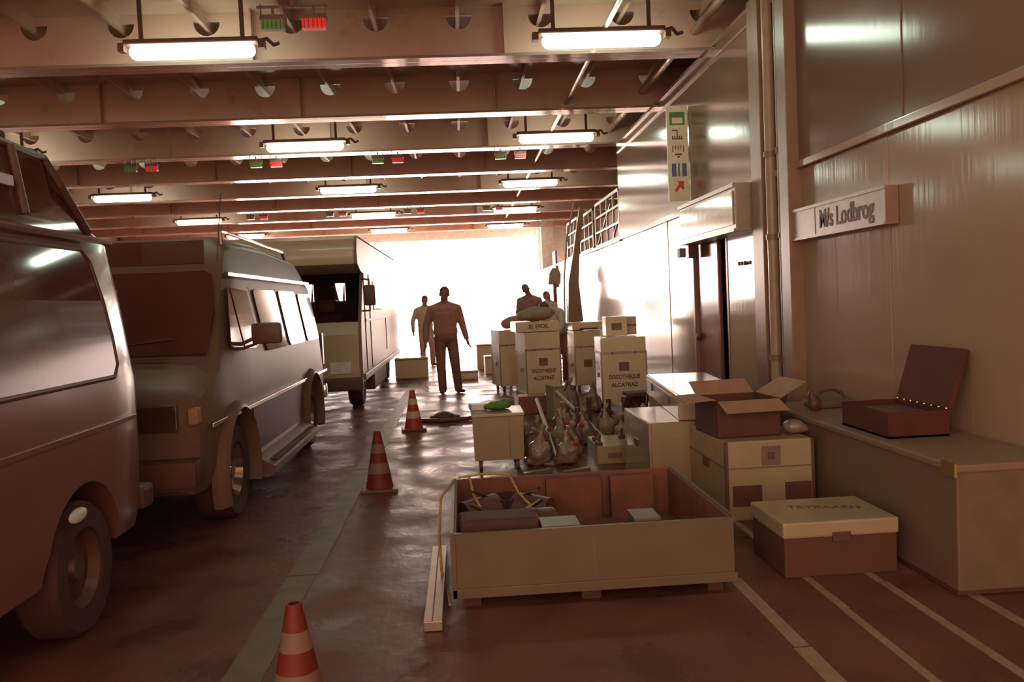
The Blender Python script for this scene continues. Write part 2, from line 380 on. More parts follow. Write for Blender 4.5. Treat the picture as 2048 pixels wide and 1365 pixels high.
# pictogram sign, hung square to the wall
t = thing('pictogram_sign', 'tall narrow sign with five stacked pictograms and a red arrow', 'sign', (XR - .03, 10.5, 2.70))
MB().b2(-.26, 0, -.02, .02, 0, 1.16, .004).build('sign_board', 'signw', t)
MB().b2(-.225, -.035, -.024, -.02, .93, 1.09).build('exit_pictogram', 'green', t, label='green pictogram field')
MB().b2(-.195, -.065, -.028, -.024, .95, 1.02).build('exit_arrow_field', 'signw', t)
mb = MB().b2(-.20, -.13, -.024, -.02, .86, .875).b2(-.14, -.128, -.024, -.02, .79, .87)
for k in range(5): mb.b2(-.20 + k * .028, -.185 + k * .028, -.024, -.02, .765, .80)
mb.b2(-.20, -.06, -.024, -.02, .755, .765); mb.build('muster_pictogram', 'text', t)
mb = MB()
for k in range(5): mb.b2(-.20 + k * .034, -.19 + k * .034, -.024, -.02, .60 if k in (0, 4) else .63, .68)
mb.b2(-.17, -.08, -.024, -.02, .56, .58).b2(-.14, -.11, -.024, -.02, .53, .55).build('stairs_pictogram', 'text', t)
mb = MB().b2(-.215, -.16, -.024, -.02, .30, .46).b2(-.135, -.115, -.024, -.02, .30, .46).b2(-.085, -.03, -.024, -.02, .30, .46)
mb.build('toilet_pictogram', 'blue', t, label='blue pictogram')
mb = MB().prism([(-.07, .24), (-.16, .24), (-.13, .215), (-.185, .13), (-.165, .10), (-.115, .17), (-.09, .135), (-.07, .14)], 'y', -.024, -.02).build('arrow', 'red', t, label='red arrow pointing up right')
tags(MB().b2(XR - .05, XR, 10.98, 11.12, 2.02, 2.14, .004).build('switch_box', 'labelgrey'), 'little brown switch plate on the white wall left of the doorway', 'switch')
tags(MB().b2(XR - .12, XR, 10.3, 10.44, 1.98, 2.22, .008).build('wall_box', 'darkmetal'), 'small dark box mounted under the far end of the door sign', 'wall box')
t = thing('wall_hook', 'small dark hook rail on the panel right of the doorway', 'hook', (XR, 8.6, 1.82))
MB().b2(-.02, 0, -.12, .12, 0, .02).build('rail', 'darkmetal', t)
for k in (-.09, 0, .09): MB().b2(-.045, -.02, k - .006, k + .006, -.01, .03).build('hook', 'darkmetal', t)
# pilaster with pipes
struct(MB().b2(XR - .10, XR, 7.78, 8.06, 0, 4.27, .006).build('trim_20', 'trimdark'))
struct(MB().b2(XR - .12, XR, 7.10, 7.30, 0, 4.27, .006).build('trim_21', 'trimdark'))
for nm, x, y, r, m_, lb in (('wall_pipe', XR - .06, 7.64, .05, 'trim', 'thick painted pipe between the two wall pilasters, left one'), ('wall_pipe', XR - .05, 7.42, .035, 'trim', 'thinner painted pipe between the two wall pilasters, right one')):
    t = thing(nm, lb, 'pipe', (x, y, 0), 0, 'pipes on the right wall')
    MB().cyl((0, 0, 0), (0, 0, 4.25), r, n=20).build('pipe_run', m_, t, smooth=40)
    for z in (.9, 2.0, 2.75): MB().cyl((0, 0, z), (0, 0, z + .05), r * 1.25, n=20).build('collar', 'trimdark', t, smooth=40)
# ship name sign
t = thing('ship_name_sign', 'long white wall sign lettered M/s Lodbrog', 'sign', (XR, 5.52, 1.95))
MB().b2(-.09, 0, 0, 1.62, 0, .26, .004).build('sign_box', 'trim', t)
MB().b2(-.10, -.085, -.0, 1.62, .235, .26).b2(-.10, -.085, 0, 1.62, 0, .02).build('sign_rim', 'trim', t)
text('lettering', 'M/s Lodbrog', .20, 'text', t, (-.0925, .60, .125), (PI / 2, 0, -PI / 2), .86, .001, .003)
MB().b2(-.093, -.088, 1.12, 1.13, .02, .24).build('divider', 'trimdark', t)
MB().b2(-.088, -.002, -.004, .002, .005, .255).build('end_cap', 'trimdark', t)

# railing grids along the gallery, leaning post, far signs
def grid_panel(label, y0, y1, z0, z1, nx, nz, diag=False):
    t = thing('railing_grid', label, 'railing', (XR + .03, y0, 2.57), 0, 'railing grids on the side gallery')
    L = y1 - y0
    MB().b2(-.03, .03, 0, L, z1 - .06, z1).b2(-.03, .03, 0, L, z0, z0 + .05).b2(-.03, .03, 0, .07, 0, z1).b2(-.03, .03, L - .07, L, 0, z1).build('frame', 'trim', t)
    for k in range(1, nx): MB().b2(-.02, .02, L * k / nx - .02, L * k / nx + .02, z0, z1 - .05).build('upright', 'trim', t)
    for k in range(1, nz): z = z0 + (z1 - z0) * k / nz; MB().b2(-.025, .025, 0, L, z - .02, z + .02).build('rail', 'trim', t)
    if diag: MB().cyl((0, L, z0), (0, L * .35, z1 * .8), .02).cyl((0, L * .35, z0), (0, 0, z1 * .5), .02).build('brace', 'trim', t)
grid_panel('white grid railing on the ledge, nearest, beside the upper wall end', 15.35, 18.1, .02, .95, 4, 3, True)
grid_panel('white grid railing on the ledge, second, behind the leaning post', 18.4, 20.4, .02, .92, 3, 3)
grid_panel('white grid railing on the ledge, third, beyond the leaning post', 20.8, 22.9, .02, .98, 3, 3)
t = thing('leaning_post', 'tall brown tapered post leaning by the far right wall', 'post', (2.55, 19.3, 0))
mb = MB(); mb.rings([[(x * w + dx, y * w, z) for x, y in ((-1, -1), (1, -1), (1, 1), (-1, 1))] for z, w, dx in ((0, .20, .05), (1.0, .17, .03), (1.9, .12, .02), (2.6, .07, .12), (3.6, .05, .28))])
mb.build('post_body', 'trimdark', t, smooth=30)
MB().tube([(-.22, -.1, .9), (-.19, -.1, 2.0), (-.10, -.1, 2.9), (.10, -.1, 3.7)], .02).build('side_rod', 'trim', t)
t = thing('standing_notice', 'brown paddle shaped notice on a dark pole by the opening', 'notice', (2.45, 22.0, 0))
MB().cyl((0, 0, 0), (0, 0, 1.95), .05).ell((0, 0, .02), (.2, .2, .02)).build('pole', 'darkmetal', t)
MB().prism([(-.17, 0), (-.13, .30), (-.05, .42), (.10, .42), (.17, .28), (.15, 0)], 'y', -.02, .02).build('board', 'sack', t).location = (0, 0, 1.93)
tags(MB().b2(XR - .05, XR, 25.4, 26.2, 1.9, 3.0, .01).build('wall_poster', 'labelgrey'), 'tall dark poster on the far white wall near the opening', 'poster')
tags(MB().b2(2.6, 2.72, 20.9, 21.0, 0, 1.55, .01).build('bollard_post', 'trimdark'), 'short brown upright post behind the crates', 'post')

# ================================================================ VEHICLES
def wheel(parent, x, y, r, w, rim='chrome'):
    p = MB().lathe([(r * .6, -w / 2), (r * .93, -w / 2), (r, -w * .35), (r, w * .35), (r * .93, w / 2), (r * .6, w / 2), (r * .58, 0), (r * .6, -w / 2)], (0, 0, 0), 'x', 36, False).build('wheel', 'rubber', parent, smooth=35)
    p.location = (x, y, r)
    q = MB().lathe([(0, w * .30), (r * .18, w * .34), (r * .22, w * .22), (r * .5, w * .18), (r * .6, w * .42), (r * .64, w * .42), (r * .6, w * .0), (0, -w * .3)], (0, 0, 0), 'x', 24).build('rim', rim, p, smooth=30)
    return p
def boolcut(o, cutters):
    for c in cutters:
        m = o.modifiers.new('b', 'BOOLEAN'); m.object = c; m.operation = 'DIFFERENCE'; m.solver = 'EXACT'
    applied(o); o.data.shade_smooth(); o.data.set_sharp_from_angle(angle=math.radians(32))
    for c in cutters: bpy.data.objects.remove(c)
def ring_of(half, y):
    return [(x, y, z) for x, z in half] + [(-x, y, z) for x, z in reversed(half)]

# --- conversion van -------------------------------------------------
van = thing('conversion_van', 'silver beige high top camper van with running boards, behind the near brown van', 'van', (-2.75, 5.75, 0))
def hoodst(y, w, zb, T): return ring_of([(w * .93, zb), (w * .985, .48), (w, .80), (w * .985, T - .20), (w * .95, T - .08), (w * .80, T - .015), (w * .35, T + .01)], y)
def cabst(y, w, T, g=1.85, cw=.80): return ring_of([(w * .95, .34), (w * .99, .48), (w, .80), (w * .97, 1.2), (w * .87, g), (w * cw, T - .10 if T > g + .15 else g + (T - g) * .5), (w * cw * .8, T)], y)
R = [hoodst(0, .88, .38, .99), hoodst(.06, .955, .34, 1.03), hoodst(.2, .99, .34, 1.07), hoodst(.62, 1.0, .34, 1.22), cabst(.98, 1.0, 1.60, 1.5, .86), cabst(1.22, 1.0, 1.93, 1.84, .85),
     cabst(1.5, 1.0, 2.17), cabst(1.8, 1.0, 2.22), cabst(3.0, 1.0, 2.23), cabst(4.5, 1.0, 2.18), cabst(4.95, .99, 2.04, 1.8), cabst(5.15, .96, 1.90, 1.68, .76), cabst(5.25, .90, 1.78, 1.6, .74)]
body = MB().rings(R).build('body', 'gmc_paint', van, smooth=32)
cut = []
for wy in (.82, 4.05):
    for sx in (-1, 1):
        cut.append(MB().cyl((sx * .70, wy, .36), (sx * 1.3, wy, .36), .46, n=40).build('c', 'rubber', van))
boolcut(body, cut)
sx_at = lambda z: 1.0 - .03 * max(0, z - .8) / .4 if z < 1.2 else .97 - .10 * (z - 1.2) / .65
def spatch(name, ys, m, parent, off=.006, th=.008, X=sx_at, side=1, **k):
    P = [(side * (X(z) + off), y, z) for y, z in ys]
    return MB().quadpatch(P, th, (side, 0, 0)).build(name, m, parent, **k)
def rcorner(y0, y1, z0, z1, r=.05, sl=0):
    pts = []
    for (cy, cz, a0) in ((y0 + r, z0 + r, PI), (y1 - r, z0 + r, 1.5 * PI), (y1 - r, z1 - r, 0), (y0 + r, z1 - r, .5 * PI)):
        for k in range(4): a = a0 + k * PI / 6; yy = cy + r * math.cos(a); zz = cz + r * math.sin(a); pts.append((yy + sl * (zz - z0), zz))
    return pts
# the front window lies in the sloping plane between cowl and cap
wsn = Vector((0, -.74, .60))
def wspt(x, k): return (x * (1 - .10 * k), .63 + k * .575, 1.235 + k * .675)
MB().quadpatch([wspt(-.86, .03), wspt(.86, .03), wspt(.90, .5), wspt(.86, .93), wspt(.80, .97), wspt(-.80, .97), wspt(-.86, .93), wspt(-.90, .5)], .02, wsn).build('windscreen', 'glass', van)
MB().quadpatch([(-.70, 1.262, 1.955), (.70, 1.262, 1.955), (.64, 1.50, 2.16), (-.64, 1.50, 2.16)], .018, (0, -.66, .75)).build('roof_visor', 'glass', van)
MB().box((.0, .56, 1.24), (1.2, .02, .015)).box((-.35, .70, 1.36), (.5, .012, .012), (0, -.1, 0)).box((.35, .70, 1.36), (.5, .012, .012), (0, -.1, 0)).build('wiper', 'black', van)
MB().box((.03, 1.0, 1.66), (.05, .05, .12)).box((.03, .99, 1.74), (.14, .03, .06)).build('mirror_mount', 'pale', van)
for s in (-1, 1):
    spatch('side_window', [(1.0, 1.30), (1.32, 1.28), (1.32, 1.76), (1.22, 1.78)][:4] if False else [(.92, 1.30), (1.05, 1.27), (1.27, 1.27), (1.20, 1.76), (1.16, 1.76)], 'glass', van, side=s)
    spatch('side_window', [(1.32, 1.26), (1.84, 1.24), (1.76, 1.74), (1.25, 1.76)], 'glass', van, side=s)
    spatch('side_window', rcorner(2.05, 2.95, 1.20, 1.76, .06, -.12), 'glass', van, side=s)
    spatch('side_window', rcorner(3.10, 3.95, 1.20, 1.76, .06, -.12), 'glass', van, side=s)
    spatch('side_window', rcorner(4.10, 4.85, 1.20, 1.74, .06, -.12), 'glass', van, side=s)
    spatch('door_seam', [(1.96, .50), (1.975, .50), (1.90, 1.78), (1.885, 1.78)], 'black', van, off=.0, th=.004, side=s)
    spatch('door_seam', [(3.01, .50), (3.022, .50), (2.96, 1.78), (2.948, 1.78)], 'black', van, off=.0, th=.004, side=s)
    MB().b2(s * 1.005, s * 1.02, .15, 5.1, .775, .805, .004).build('belt_moulding', 'chrome', van)
    spatch('lower_panel', [(1.34, .40), (3.52, .40), (3.52, .77), (1.34, .77)], 'gmc_low', van, off=.0, th=.006, side=s)
    MB().box((s * .975, 3.0, 1.87 - .0), (.03, 3.6, .03)).build('rain_gutter', 'chrome', van).location = (-s * .09, 0, 0)
    q = MB().cyl((0, 0, 0), (s * .12, 0, .05), .015).cyl((0, .02, -.04), (s * .12, .02, .0), .012).build('mirror_arm', 'black', van); q.location = (s * .965, 1.22, 1.30)
    q2 = MB().box((s * .21, 0, .08), (.24, .10, .17), None, .035).build('mirror_head', 'black', q, smooth=40)
    mb = MB()
    mb.prism([(s * x, z) for x, z in ((.93, .20), (1.08, .18), (1.15, .22), (1.15, .27), (1.08, .31), (1.00, .36), (.985, .42), (.93, .42))], 'y', 1.36, 3.50)
    mb.build('running_board', 'gmc_paint', van)
    mb = MB().b2(s * 1.02, s * 1.14, 1.5, 3.4, .306, .312)
    mb.build('step_strip', 'black', van)
    for wy in (.82, 4.05):
        mb = MB(); pr = []
        for k in range(19):
            a = PI * (-.12 + 1.24 * k / 18); ca, sa = math.cos(a), math.sin(a)
            pr.append([(s * x, wy + ca * r, .36 + sa * r) for r, x in ((.455, .94), (.46, 1.04), (.475, 1.06), (.50, 1.045), (.53, .99), (.525, .94))])
        mb.rings(pr).build('wheel_flare', 'gmc_paint', van, smooth=50)
        wheel(van, s * .87, wy, .36, .24).rotation_euler = (0, 0, 0 if s > 0 else PI)
    MB().b2(s * .52, s * .84, -.035, .02, .78, .95, .01).build('headlamp', 'clear', van)
    MB().b2(s * .90, s * .962, .0, .10, .82, .93, .01).build('indicator', 'card', van)
    MB().b2(s * .9, s * .965, 5.18, 5.27, .85, 1.25, .01).build('tail_lamp', 'door_red', van)
mb = MB().b2(-.50, .50, -.04, .02, .70, .88, .008)
mb.build('grille', 'chrome', van)
MB().prism([(-.70, .11), (-.30, .05), (.30, .05), (.70, .11), (.62, .60), (-.62, .60)], 'z', 1.0, 1.01).build('bonnet_edge', 'chrome', van).location = (0, -.05, -.02)
mb = MB()
for k in range(5): mb.b2(-.48, .48, -.045, -.04, .715 + k * .033, .735 + k * .033)
mb.build('grille_slats', 'black', van)
MB().b2(-.98, .98, -.16, .04, .42, .60, .03).build('front_bumper', 'gmc_low', van, smooth=40)
MB().b2(-.26, .26, -.175, -.16, .45, .57, .004).build('number_plate', 'pale', van)
MB().b2(-.98, .98, 5.2, 5.36, .42, .60, .03).build('rear_bumper', 'chrome', van, smooth=40)
MB().tube([(.72, 1.7, 2.12), (.72, 1.7, 2.26), (.70, 1.95, 2.27), (.68, 4.4, 2.24), (.68, 4.6, 2.1)], .018).build('roof_rail', 'chrome', van)
MB().cyl((.78, 1.3, 1.9), (.80, 1.5, 2.55), .005).build('aerial', 'black', van)

# --- near brown van --------------------------------------------------
van2 = thing('delivery_van', 'dark brown van with raised roof, cut by the left edge', 'van', (-2.81, 1.12, 0))
def vst(y, w, T=2.1): return ring_of([(w * .95, .36), (w * .985, .50), (w, .85), (w, 1.2), (w * .93, 1.65), (w * .865, 1.97), (w * .80, 2.04), (w * .5, T)], y)
R = [vst(0, .84, 2.0), vst(.1, .92), vst(.5, .93), vst(2.0, .93), vst(3.5, .93), vst(3.85, .92), vst(3.96, .885), vst(4.03, .82, 2.05)]
body = MB().rings(R).build('body', 'van_paint', van2, smooth=32)
cut = [MB().cyl((sx * .66, wy, .33), (sx * 1.2, wy, .33), .42, n=40).build('c', 'rubber', van2) for wy in (.85, 3.15) for sx in (-1, 1)]
boolcut(body, cut)
def x2(z): return .93 if z < 1.2 else (.93 - .065 * (z - 1.2) / .45 if z < 1.65 else .865 - .06 * (z - 1.65) / .32)
for s in (-1, 1):
    for (a, b_) in ((.5, 1.7), (1.85, 3.62)):
        mb = MB(); out_ = rcorner(a, b_, 1.24, 1.66, .08); top = [(y, z) for y, z in out_]
        P = [(s * (x2(z) + .008), y, z) for y, z in [(a + .06, 1.24), (b_ - .06, 1.24), (b_, 1.32), (b_ - .02, 1.65), (a, 1.65), (a, 1.32)]]
        g = MB().quadpatch(P, .01, (s, 0, 0)).build('side_window', 'glass', van2)
        P = [(s * (x2(z) + .006), y, z) for y, z in [(a, 1.65), (b_ - .02, 1.65), (b_ - .06, 1.86), (b_ - .13, 1.91), (a + .06, 1.91), (a, 1.86)]]
        MB().quadpatch(P, .01, (s, 0, 0)).build('window_upper', 'glass', g)
        loop = [(s * (x2(z) + .012), y, z) for y, z in [(a + .06, 1.24), (b_ - .08, 1.24), (b_ - .01, 1.30), (b_, 1.45), (b_ - .02, 1.65), (b_ - .06, 1.86), (b_ - .13, 1.92), (a + .06, 1.92), (a, 1.86), (a, 1.32), (a + .06, 1.24)]]
        MB().tube(loop, .014).build('window_seal', 'black', g)
    MB().b2(s * .925, s * .945, .4, 3.8, .98, 1.01, .004).build('side_moulding', 'van_paint', van2)
    MB().tube([(s * .82, .2, 1.985), (s * .835, 2, 1.985), (s * .82, 3.9, 1.985)], .018).build('rain_gutter', 'van_paint', van2)
    MB().b2(s * .925, s * .935, 1.77, 1.78, .45, 1.95).build('door_seam', 'black', van2)
    for wy in (.85, 3.15): wheel(van2, s * .80, wy, .33, .2, 'darkmetal').rotation_euler = (0, 0, 0 if s > 0 else PI)
    MB().ell((s * .935, 3.02, .62), (.02, .09, .035)).build('side_glint', 'pale', van2)  # pale oval painted in as a glint on the dark flank
    MB().b2(s * .70, s * .82, 4.0, 4.045, .75, 1.15, .01).build('tail_lamp', 'door_red', van2)
MB().b2(-.90, .90, 3.95, 4.12, .42, .56, .03).build('rear_bumper', 'black', van2)
MB().b2(-.90, .90, -.12, .05, .42, .56, .03).build('front_bumper', 'black', van2)
MB().b2(-.72, .72, 3.98, 4.02, 1.35, 1.85, .005).build('rear_window', 'glass', van2)
MB().b2(-.75, .75, -.01, .04, 1.3, 1.85, .005).build('windscreen', 'glass', van2)
def hr(y, k=1, T=2.43): return [(.80, y, 2.0), (.79, y, 2.08), (.74 * k, y, T - .06), (.66 * k, y, T), (-.66 * k, y, T), (-.74 * k, y, T - .06), (-.79, y, 2.08), (-.80, y, 2.0)]
rr = MB().rings([hr(.5, .9, 2.2), hr(.9), hr(3.30), [(x, y + (.28 if z < 2.2 else 0), z) for x, y, z in hr(3.42, .97, 2.38)]]).build('raised_roof', 'glass', van2, smooth=30)
for s in (-1, 1):
    for y in (1.0, 1.9, 2.62, 3.0): MB().cyl((s * .800, y, 2.06), (s * .752, y, 2.38), .022).build('roof_pillar', 'darkmetal', rr)
    MB().tube([(s * .80, 3.66, 2.03), (s * .772, 3.44, 2.25), (s * .728, 3.37, 2.38), (s * .748, 2.2, 2.40), (s * .748, .9, 2.40)], .022).build('roof_rim', 'darkmetal', rr)
    MB().box((s * .79, 2.84, 2.20), (.02, .16, .05), None, .004).build('roof_catch', 'steel', rr)
def luggage(label, loc, size, rz, m='darkcase'):
    t = thing('suitcase', label, 'suitcase', loc, rz)
    MB().box((0, 0, size[2] / 2), size, None, .02).build('shell', m, t, smooth=40)
    MB().tube([(size[0] / 2, -.08, size[2] * .5), (size[0] / 2 + .04, -.06, size[2] * .5), (size[0] / 2 + .04, .06, size[2] * .5), (size[0] / 2, .08, size[2] * .5)], .012).build('handle', 'black', t)
luggage('flat dark case lying on the raised roof of the near brown van', (-2.35, 4.15, 2.432), (.30, .46, .07), 0)

# --- motorhome ------------------------------------------------------
mh = thing('motorhome', 'cream motorhome with overcab, seen past the silver beige van', 'motorhome', (-2.68, 13.0, 0))
w = 1.15
R = []
mb = MB()
side = [(.55, .42), (.0, .42), (-.02, .62), (.03, 1.15), (.08, 1.34), (.62, 2.10), (.35, 2.12), (-.02, 2.22), (-.06, 2.40), (.02, 2.58), (.14, 2.64), (7.25, 2.66), (7.4, 2.5), (7.4, .42)]
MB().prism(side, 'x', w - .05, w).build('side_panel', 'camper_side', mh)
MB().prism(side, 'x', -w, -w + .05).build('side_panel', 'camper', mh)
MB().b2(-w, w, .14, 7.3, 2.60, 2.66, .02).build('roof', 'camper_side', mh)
mb = MB().prism([(-.06, 2.42), (-.02, 2.22), (.35, 2.12), (.62, 2.10), (.62, 2.16), (.4, 2.18), (.04, 2.26), (0, 2.42), (.05, 2.56), (.16, 2.60), (.16, 2.66), (.02, 2.60)], 'x', -w + .04, w - .04)
mb.build('overcab', 'camper', mh, smooth=40)
MB().prism([(-.02, .62), (.03, 1.15), (.10, 1.34), (.16, 1.34), (.10, 1.15), (.05, .62), (.05, .50), (-.02, .50)], 'x', -w + .04, w - .04).build('front_panel', 'camper', mh)
MB().b2(-w + .05, w - .05, 0.1, 7.3, .42, .48).build('chassis', 'darkmetal', mh)
# rear wall with two curtained windows left open to the daylight
mb = MB(); zz = (1.74, 2.14)
for a, b_ in ((-w + .05, -1.07 + .05), (-.78, -.28), (-.04, w - .05)): mb.b2(a, b_, 7.34, 7.4, zz[0], zz[1])
mb.b2(-w + .05, w - .05, 7.34, 7.4, .42, zz[0]).b2(-w + .05, w - .05, 7.34, 7.4, zz[1], 2.62); mb.build('rear_panel', 'dark_void', mh)
for (a, b_) in ((-1.02, -.78), (-.28, -.04)):
    MB().prism([(a, zz[1]), (a + .02, zz[1]), (a + (b_ - a) * .42, zz[0]), (a, zz[0])], 'y', 7.30, 7.31).prism([(b_, zz[1]), (b_ - .02, zz[1]), (b_ - (b_ - a) * .3, zz[0]), (b_, zz[0])], 'y', 7.30, 7.31).build('curtain', 'dark_void', mh)
MB().b2(-w + .06, w - .06, 2.9, 2.92, .48, 1.62).b2(-w + .06, -.75, 2.9, 2.92, 1.6, 2.6).b2(.85, w - .06, 2.9, 2.92, 1.6, 2.6).build('partition', 'dark_void', mh)
for s in (-.55, .5):
    q = MB().b2(s - .24, s + .24, .95, 1.1, .9, 1.45, .05).b2(s - .24, s + .24, .6, 1.1, .85, 1.0, .04).build('seat', 'leaf', mh, smooth=40)
    MB().b2(s - .13, s + .13, .97, 1.07, 1.5, 1.70, .03).cyl((s - .06, 1.02, 1.4), (s - .06, 1.02, 1.55), .01).cyl((s + .06, 1.02, 1.4), (s + .06, 1.02, 1.55), .01).build('headrest', 'leaf', q, smooth=40)
MB().b2(-w + .08, w - .08, .2, .55, 1.22, 1.36, .03).build('dashboard', 'black', mh)
MB().quadpatch([(-w + .08, .10, 1.36), (w - .08, .10, 1.36), (w - .12, .60, 2.09), (-w + .12, .60, 2.09)], .01, (0, -.82, .56)).build('windscreen', 'clear', mh)
MB().b2(-w, w, -.10, .08, .30, .50, .03).build('front_bumper', 'black', mh)
MB().b2(-.55, .55, -.03, .0, .55, .62).b2(-.004, .004, -.03, .06, .62, 1.3).build('grille', 'black', mh)
for s in (-1, 1):
    MB().b2(s * .66, s * .98, -.035, 0, .56, .74, .01).build('headlamp', 'pale', mh)
    wheel(mh, s * .95, .75, .33, .22, 'steel').rotation_euler = (0, 0, 0 if s > 0 else PI)
    wheel(mh, s * .95, 5.4, .33, .22, 'steel').rotation_euler = (0, 0, 0 if s > 0 else PI)
    q = MB().tube([(s * w, .35, 2.0), (s * (w + .12), .30, 1.98), (s * (w + .12), .30, 1.5), (s * w, .35, 1.5)], .014).build('mirror_arm', 'black', mh)
    MB().box((s * (w + .13), .28, 1.74), (.17, .09, .32), None, .03).build('mirror_head', 'black', q, smooth=40)
    MB().b2(s * (w - .001), s * (w + .012), .6, .615, .55, 2.1).b2(s * (w - .001), s * (w + .012), 1.35, 1.365, .55, 2.1).build('door_seam', 'black', mh)
    MB().b2(s * (w - .001), s * (w + .012), 4.2, 4.9, .7, 1.35, .004).build('hatch', 'black' if s > 0 else 'camper', mh)
    MB().b2(s * (w - .001), s * (w + .014), 2.0, 3.6, 1.5, 2.0, .004).build('side_window', 'glass', mh)
    MB().b2(s * (w - .001), s * (w + .03), .1, 7.38, .44, .54, .01).build('side_skirt', 'camper_side', mh)
    MB().b2(s * (w - .001), s * (w + .02), .62, 7.38, 1.33, 1.37, .005).build('side_moulding', 'camper_side', mh)
    MB().b2(s * (w - .25), s * (w - .03), 1.9, 4.2, .12, .42, .02).build('undertray', 'darkmetal', mh)
MB().b2(-.35, .35, 2.7, 3.3, 2.66, 2.76, .03).build('roof_hatch', 'camper', mh)

# ================================================================ CASES, CRATES, BOXES
def corner_set(w_, d_, h_, m, parent):
    for sx in (-1, 1):
        for sy in (-1, 1): MB().box((sx * (w_ / 2 - .008), sy * (d_ / 2 - .008), h_ / 2), (.03, .03, h_ + .004), None, .004).build('edge_profile', m, parent)
def flight_case(name, label, loc, w_, d_, h_, lid=0, rz=0, words=None, grp=None, wheels=True, mark=True, m='white_case', cat='flight case', edge='alu'):
    t = thing(name, label, cat, loc, rz, grp); zb = .10 if wheels else .0
    MB().b2(-w_ / 2, w_ / 2, -d_ / 2, d_ / 2, zb, h_, .012).build('body', m, t)
    for sx in (-1, 1):
        for sy in (-1, 1): MB().box((sx * (w_ / 2 - .004), sy * (d_ / 2 - .004), (h_ + zb) / 2), (.022, .022, h_ - zb), None, .003).build('edge_profile', edge, t)
    if lid:
        l = MB().b2(-w_ / 2, w_ / 2, -d_ / 2, d_ / 2, h_ + .006, h_ + lid, .012).build('lid', m, t)
        MB().b2(-w_ / 2 - .006, w_ / 2 + .006, -d_ / 2 - .006, d_ / 2 + .006, h_ - .012, h_ + .018).build('lid_rim', 'alu', l)
        for s in (-.25, .25):
            MB().box((s * w_, -d_ / 2 - .008, h_), (.03, .010, .03), None, .003).build('latch', 'labelgrey', t)
    if wheels:
        for sx in (-1, 1):
            for sy in (-1, 1):
                x, y = sx * (w_ / 2 - .07), sy * (d_ / 2 - .07)
                MB().cyl((x - .015, y, .045), (x + .015, y, .045), .045, n=16).box((x, y, .085), (.05, .05, .03)).build('castor', 'black', t)
    if mark:
        MB().b2(-.07, .07, -d_ / 2 - .004, -d_ / 2, h_ - .25 if words else h_ * .55, h_ - .13 if words else h_ * .55 + .12).build('label_plate', 'labelgrey', t)
    if words:
        text('lettering', words[0], .078, 'text', t, (.0, -d_ / 2 - .003, h_ - .33), (PI / 2, 0, 0), .80 * w_ / .62, .001, .002)
        text('lettering', words[1], .078, 'text', t, (.0, -d_ / 2 - .003, h_ - .44), (PI / 2, 0, 0), .92 * w_ / .62, .001, .002)
    MB().box((-w_ / 2 - .006, 0, h_ * .6), (.012, .14, .06), None, .004).build('side_handle', 'darkmetal', t)
    return t
WD = ('DISCOTHEQUE', 'ALCATRAZ')
flight_case('flight_case', 'tall white flight case lettered DISCOTHEQUE ALCATRAZ, left of the two lettered ones', (1.17, 13.35, 0), .56, .62, .78, .27, .18, WD, m='white_case_brightened')
flight_case('flight_case', 'tall white flight case lettered DISCOTHEQUE ALCATRAZ, right of the two lettered ones', (2.18, 11.75, 0), .62, .62, .78, .21, -.02, WD, m='white_case_brightened')
flight_case('flight_case', 'white flight case between the two lettered cases, set further back', (2.02, 14.15, 0), .44, .5, .74, .27, .10, m='white_case_brightened')
flight_case('flight_case', 'white flight case hidden behind the left lettered case', (.80, 14.75, 0), .5, .6, .80, .26, .2, mark=False, m='white_case_brightened')
flight_case('flight_case', 'narrow white flight case furthest back on the left of the stack', (.98, 15.9, 0), .5, .6, .80, .30, .2, mark=False, m='white_case_brightened')
# boxes resting on them
t = thing('flat_box', 'flat white box lettered BL ERDIL on the left lettered case', 'box', (1.13, 13.3, 1.06), .1)
MB().b2(-.34, .34, -.26, .26, 0, .16, .012).build('box_body', 'white_case_brightened', t)
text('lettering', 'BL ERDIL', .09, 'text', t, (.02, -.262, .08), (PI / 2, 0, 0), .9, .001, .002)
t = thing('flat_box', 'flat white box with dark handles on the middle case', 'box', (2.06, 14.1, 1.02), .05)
MB().b2(-.27, .27, -.22, .22, 0, .13, .01).build('box_body', 'white_case_brightened', t); MB().box((.0, -.225, .02), (.3, .012, .03)).build('strap', 'black', t)
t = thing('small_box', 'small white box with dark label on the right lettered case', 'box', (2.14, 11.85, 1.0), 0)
MB().b2(-.15, .15, -.15, .15, 0, .27, .01).build('box_body', 'white_case_brightened', t); MB().b2(-.07, .07, -.154, -.15, .08, .18).build('label_plate', 'labelgrey', t)
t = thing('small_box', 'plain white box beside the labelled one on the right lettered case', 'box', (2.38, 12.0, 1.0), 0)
MB().b2(-.075, .075, -.13, .13, 0, .26, .01).build('box_body', 'white_case_b', t); MB().b2(-.076, .076, -.135, -.13, .12, .15).build('tape', 'labelgrey', t)
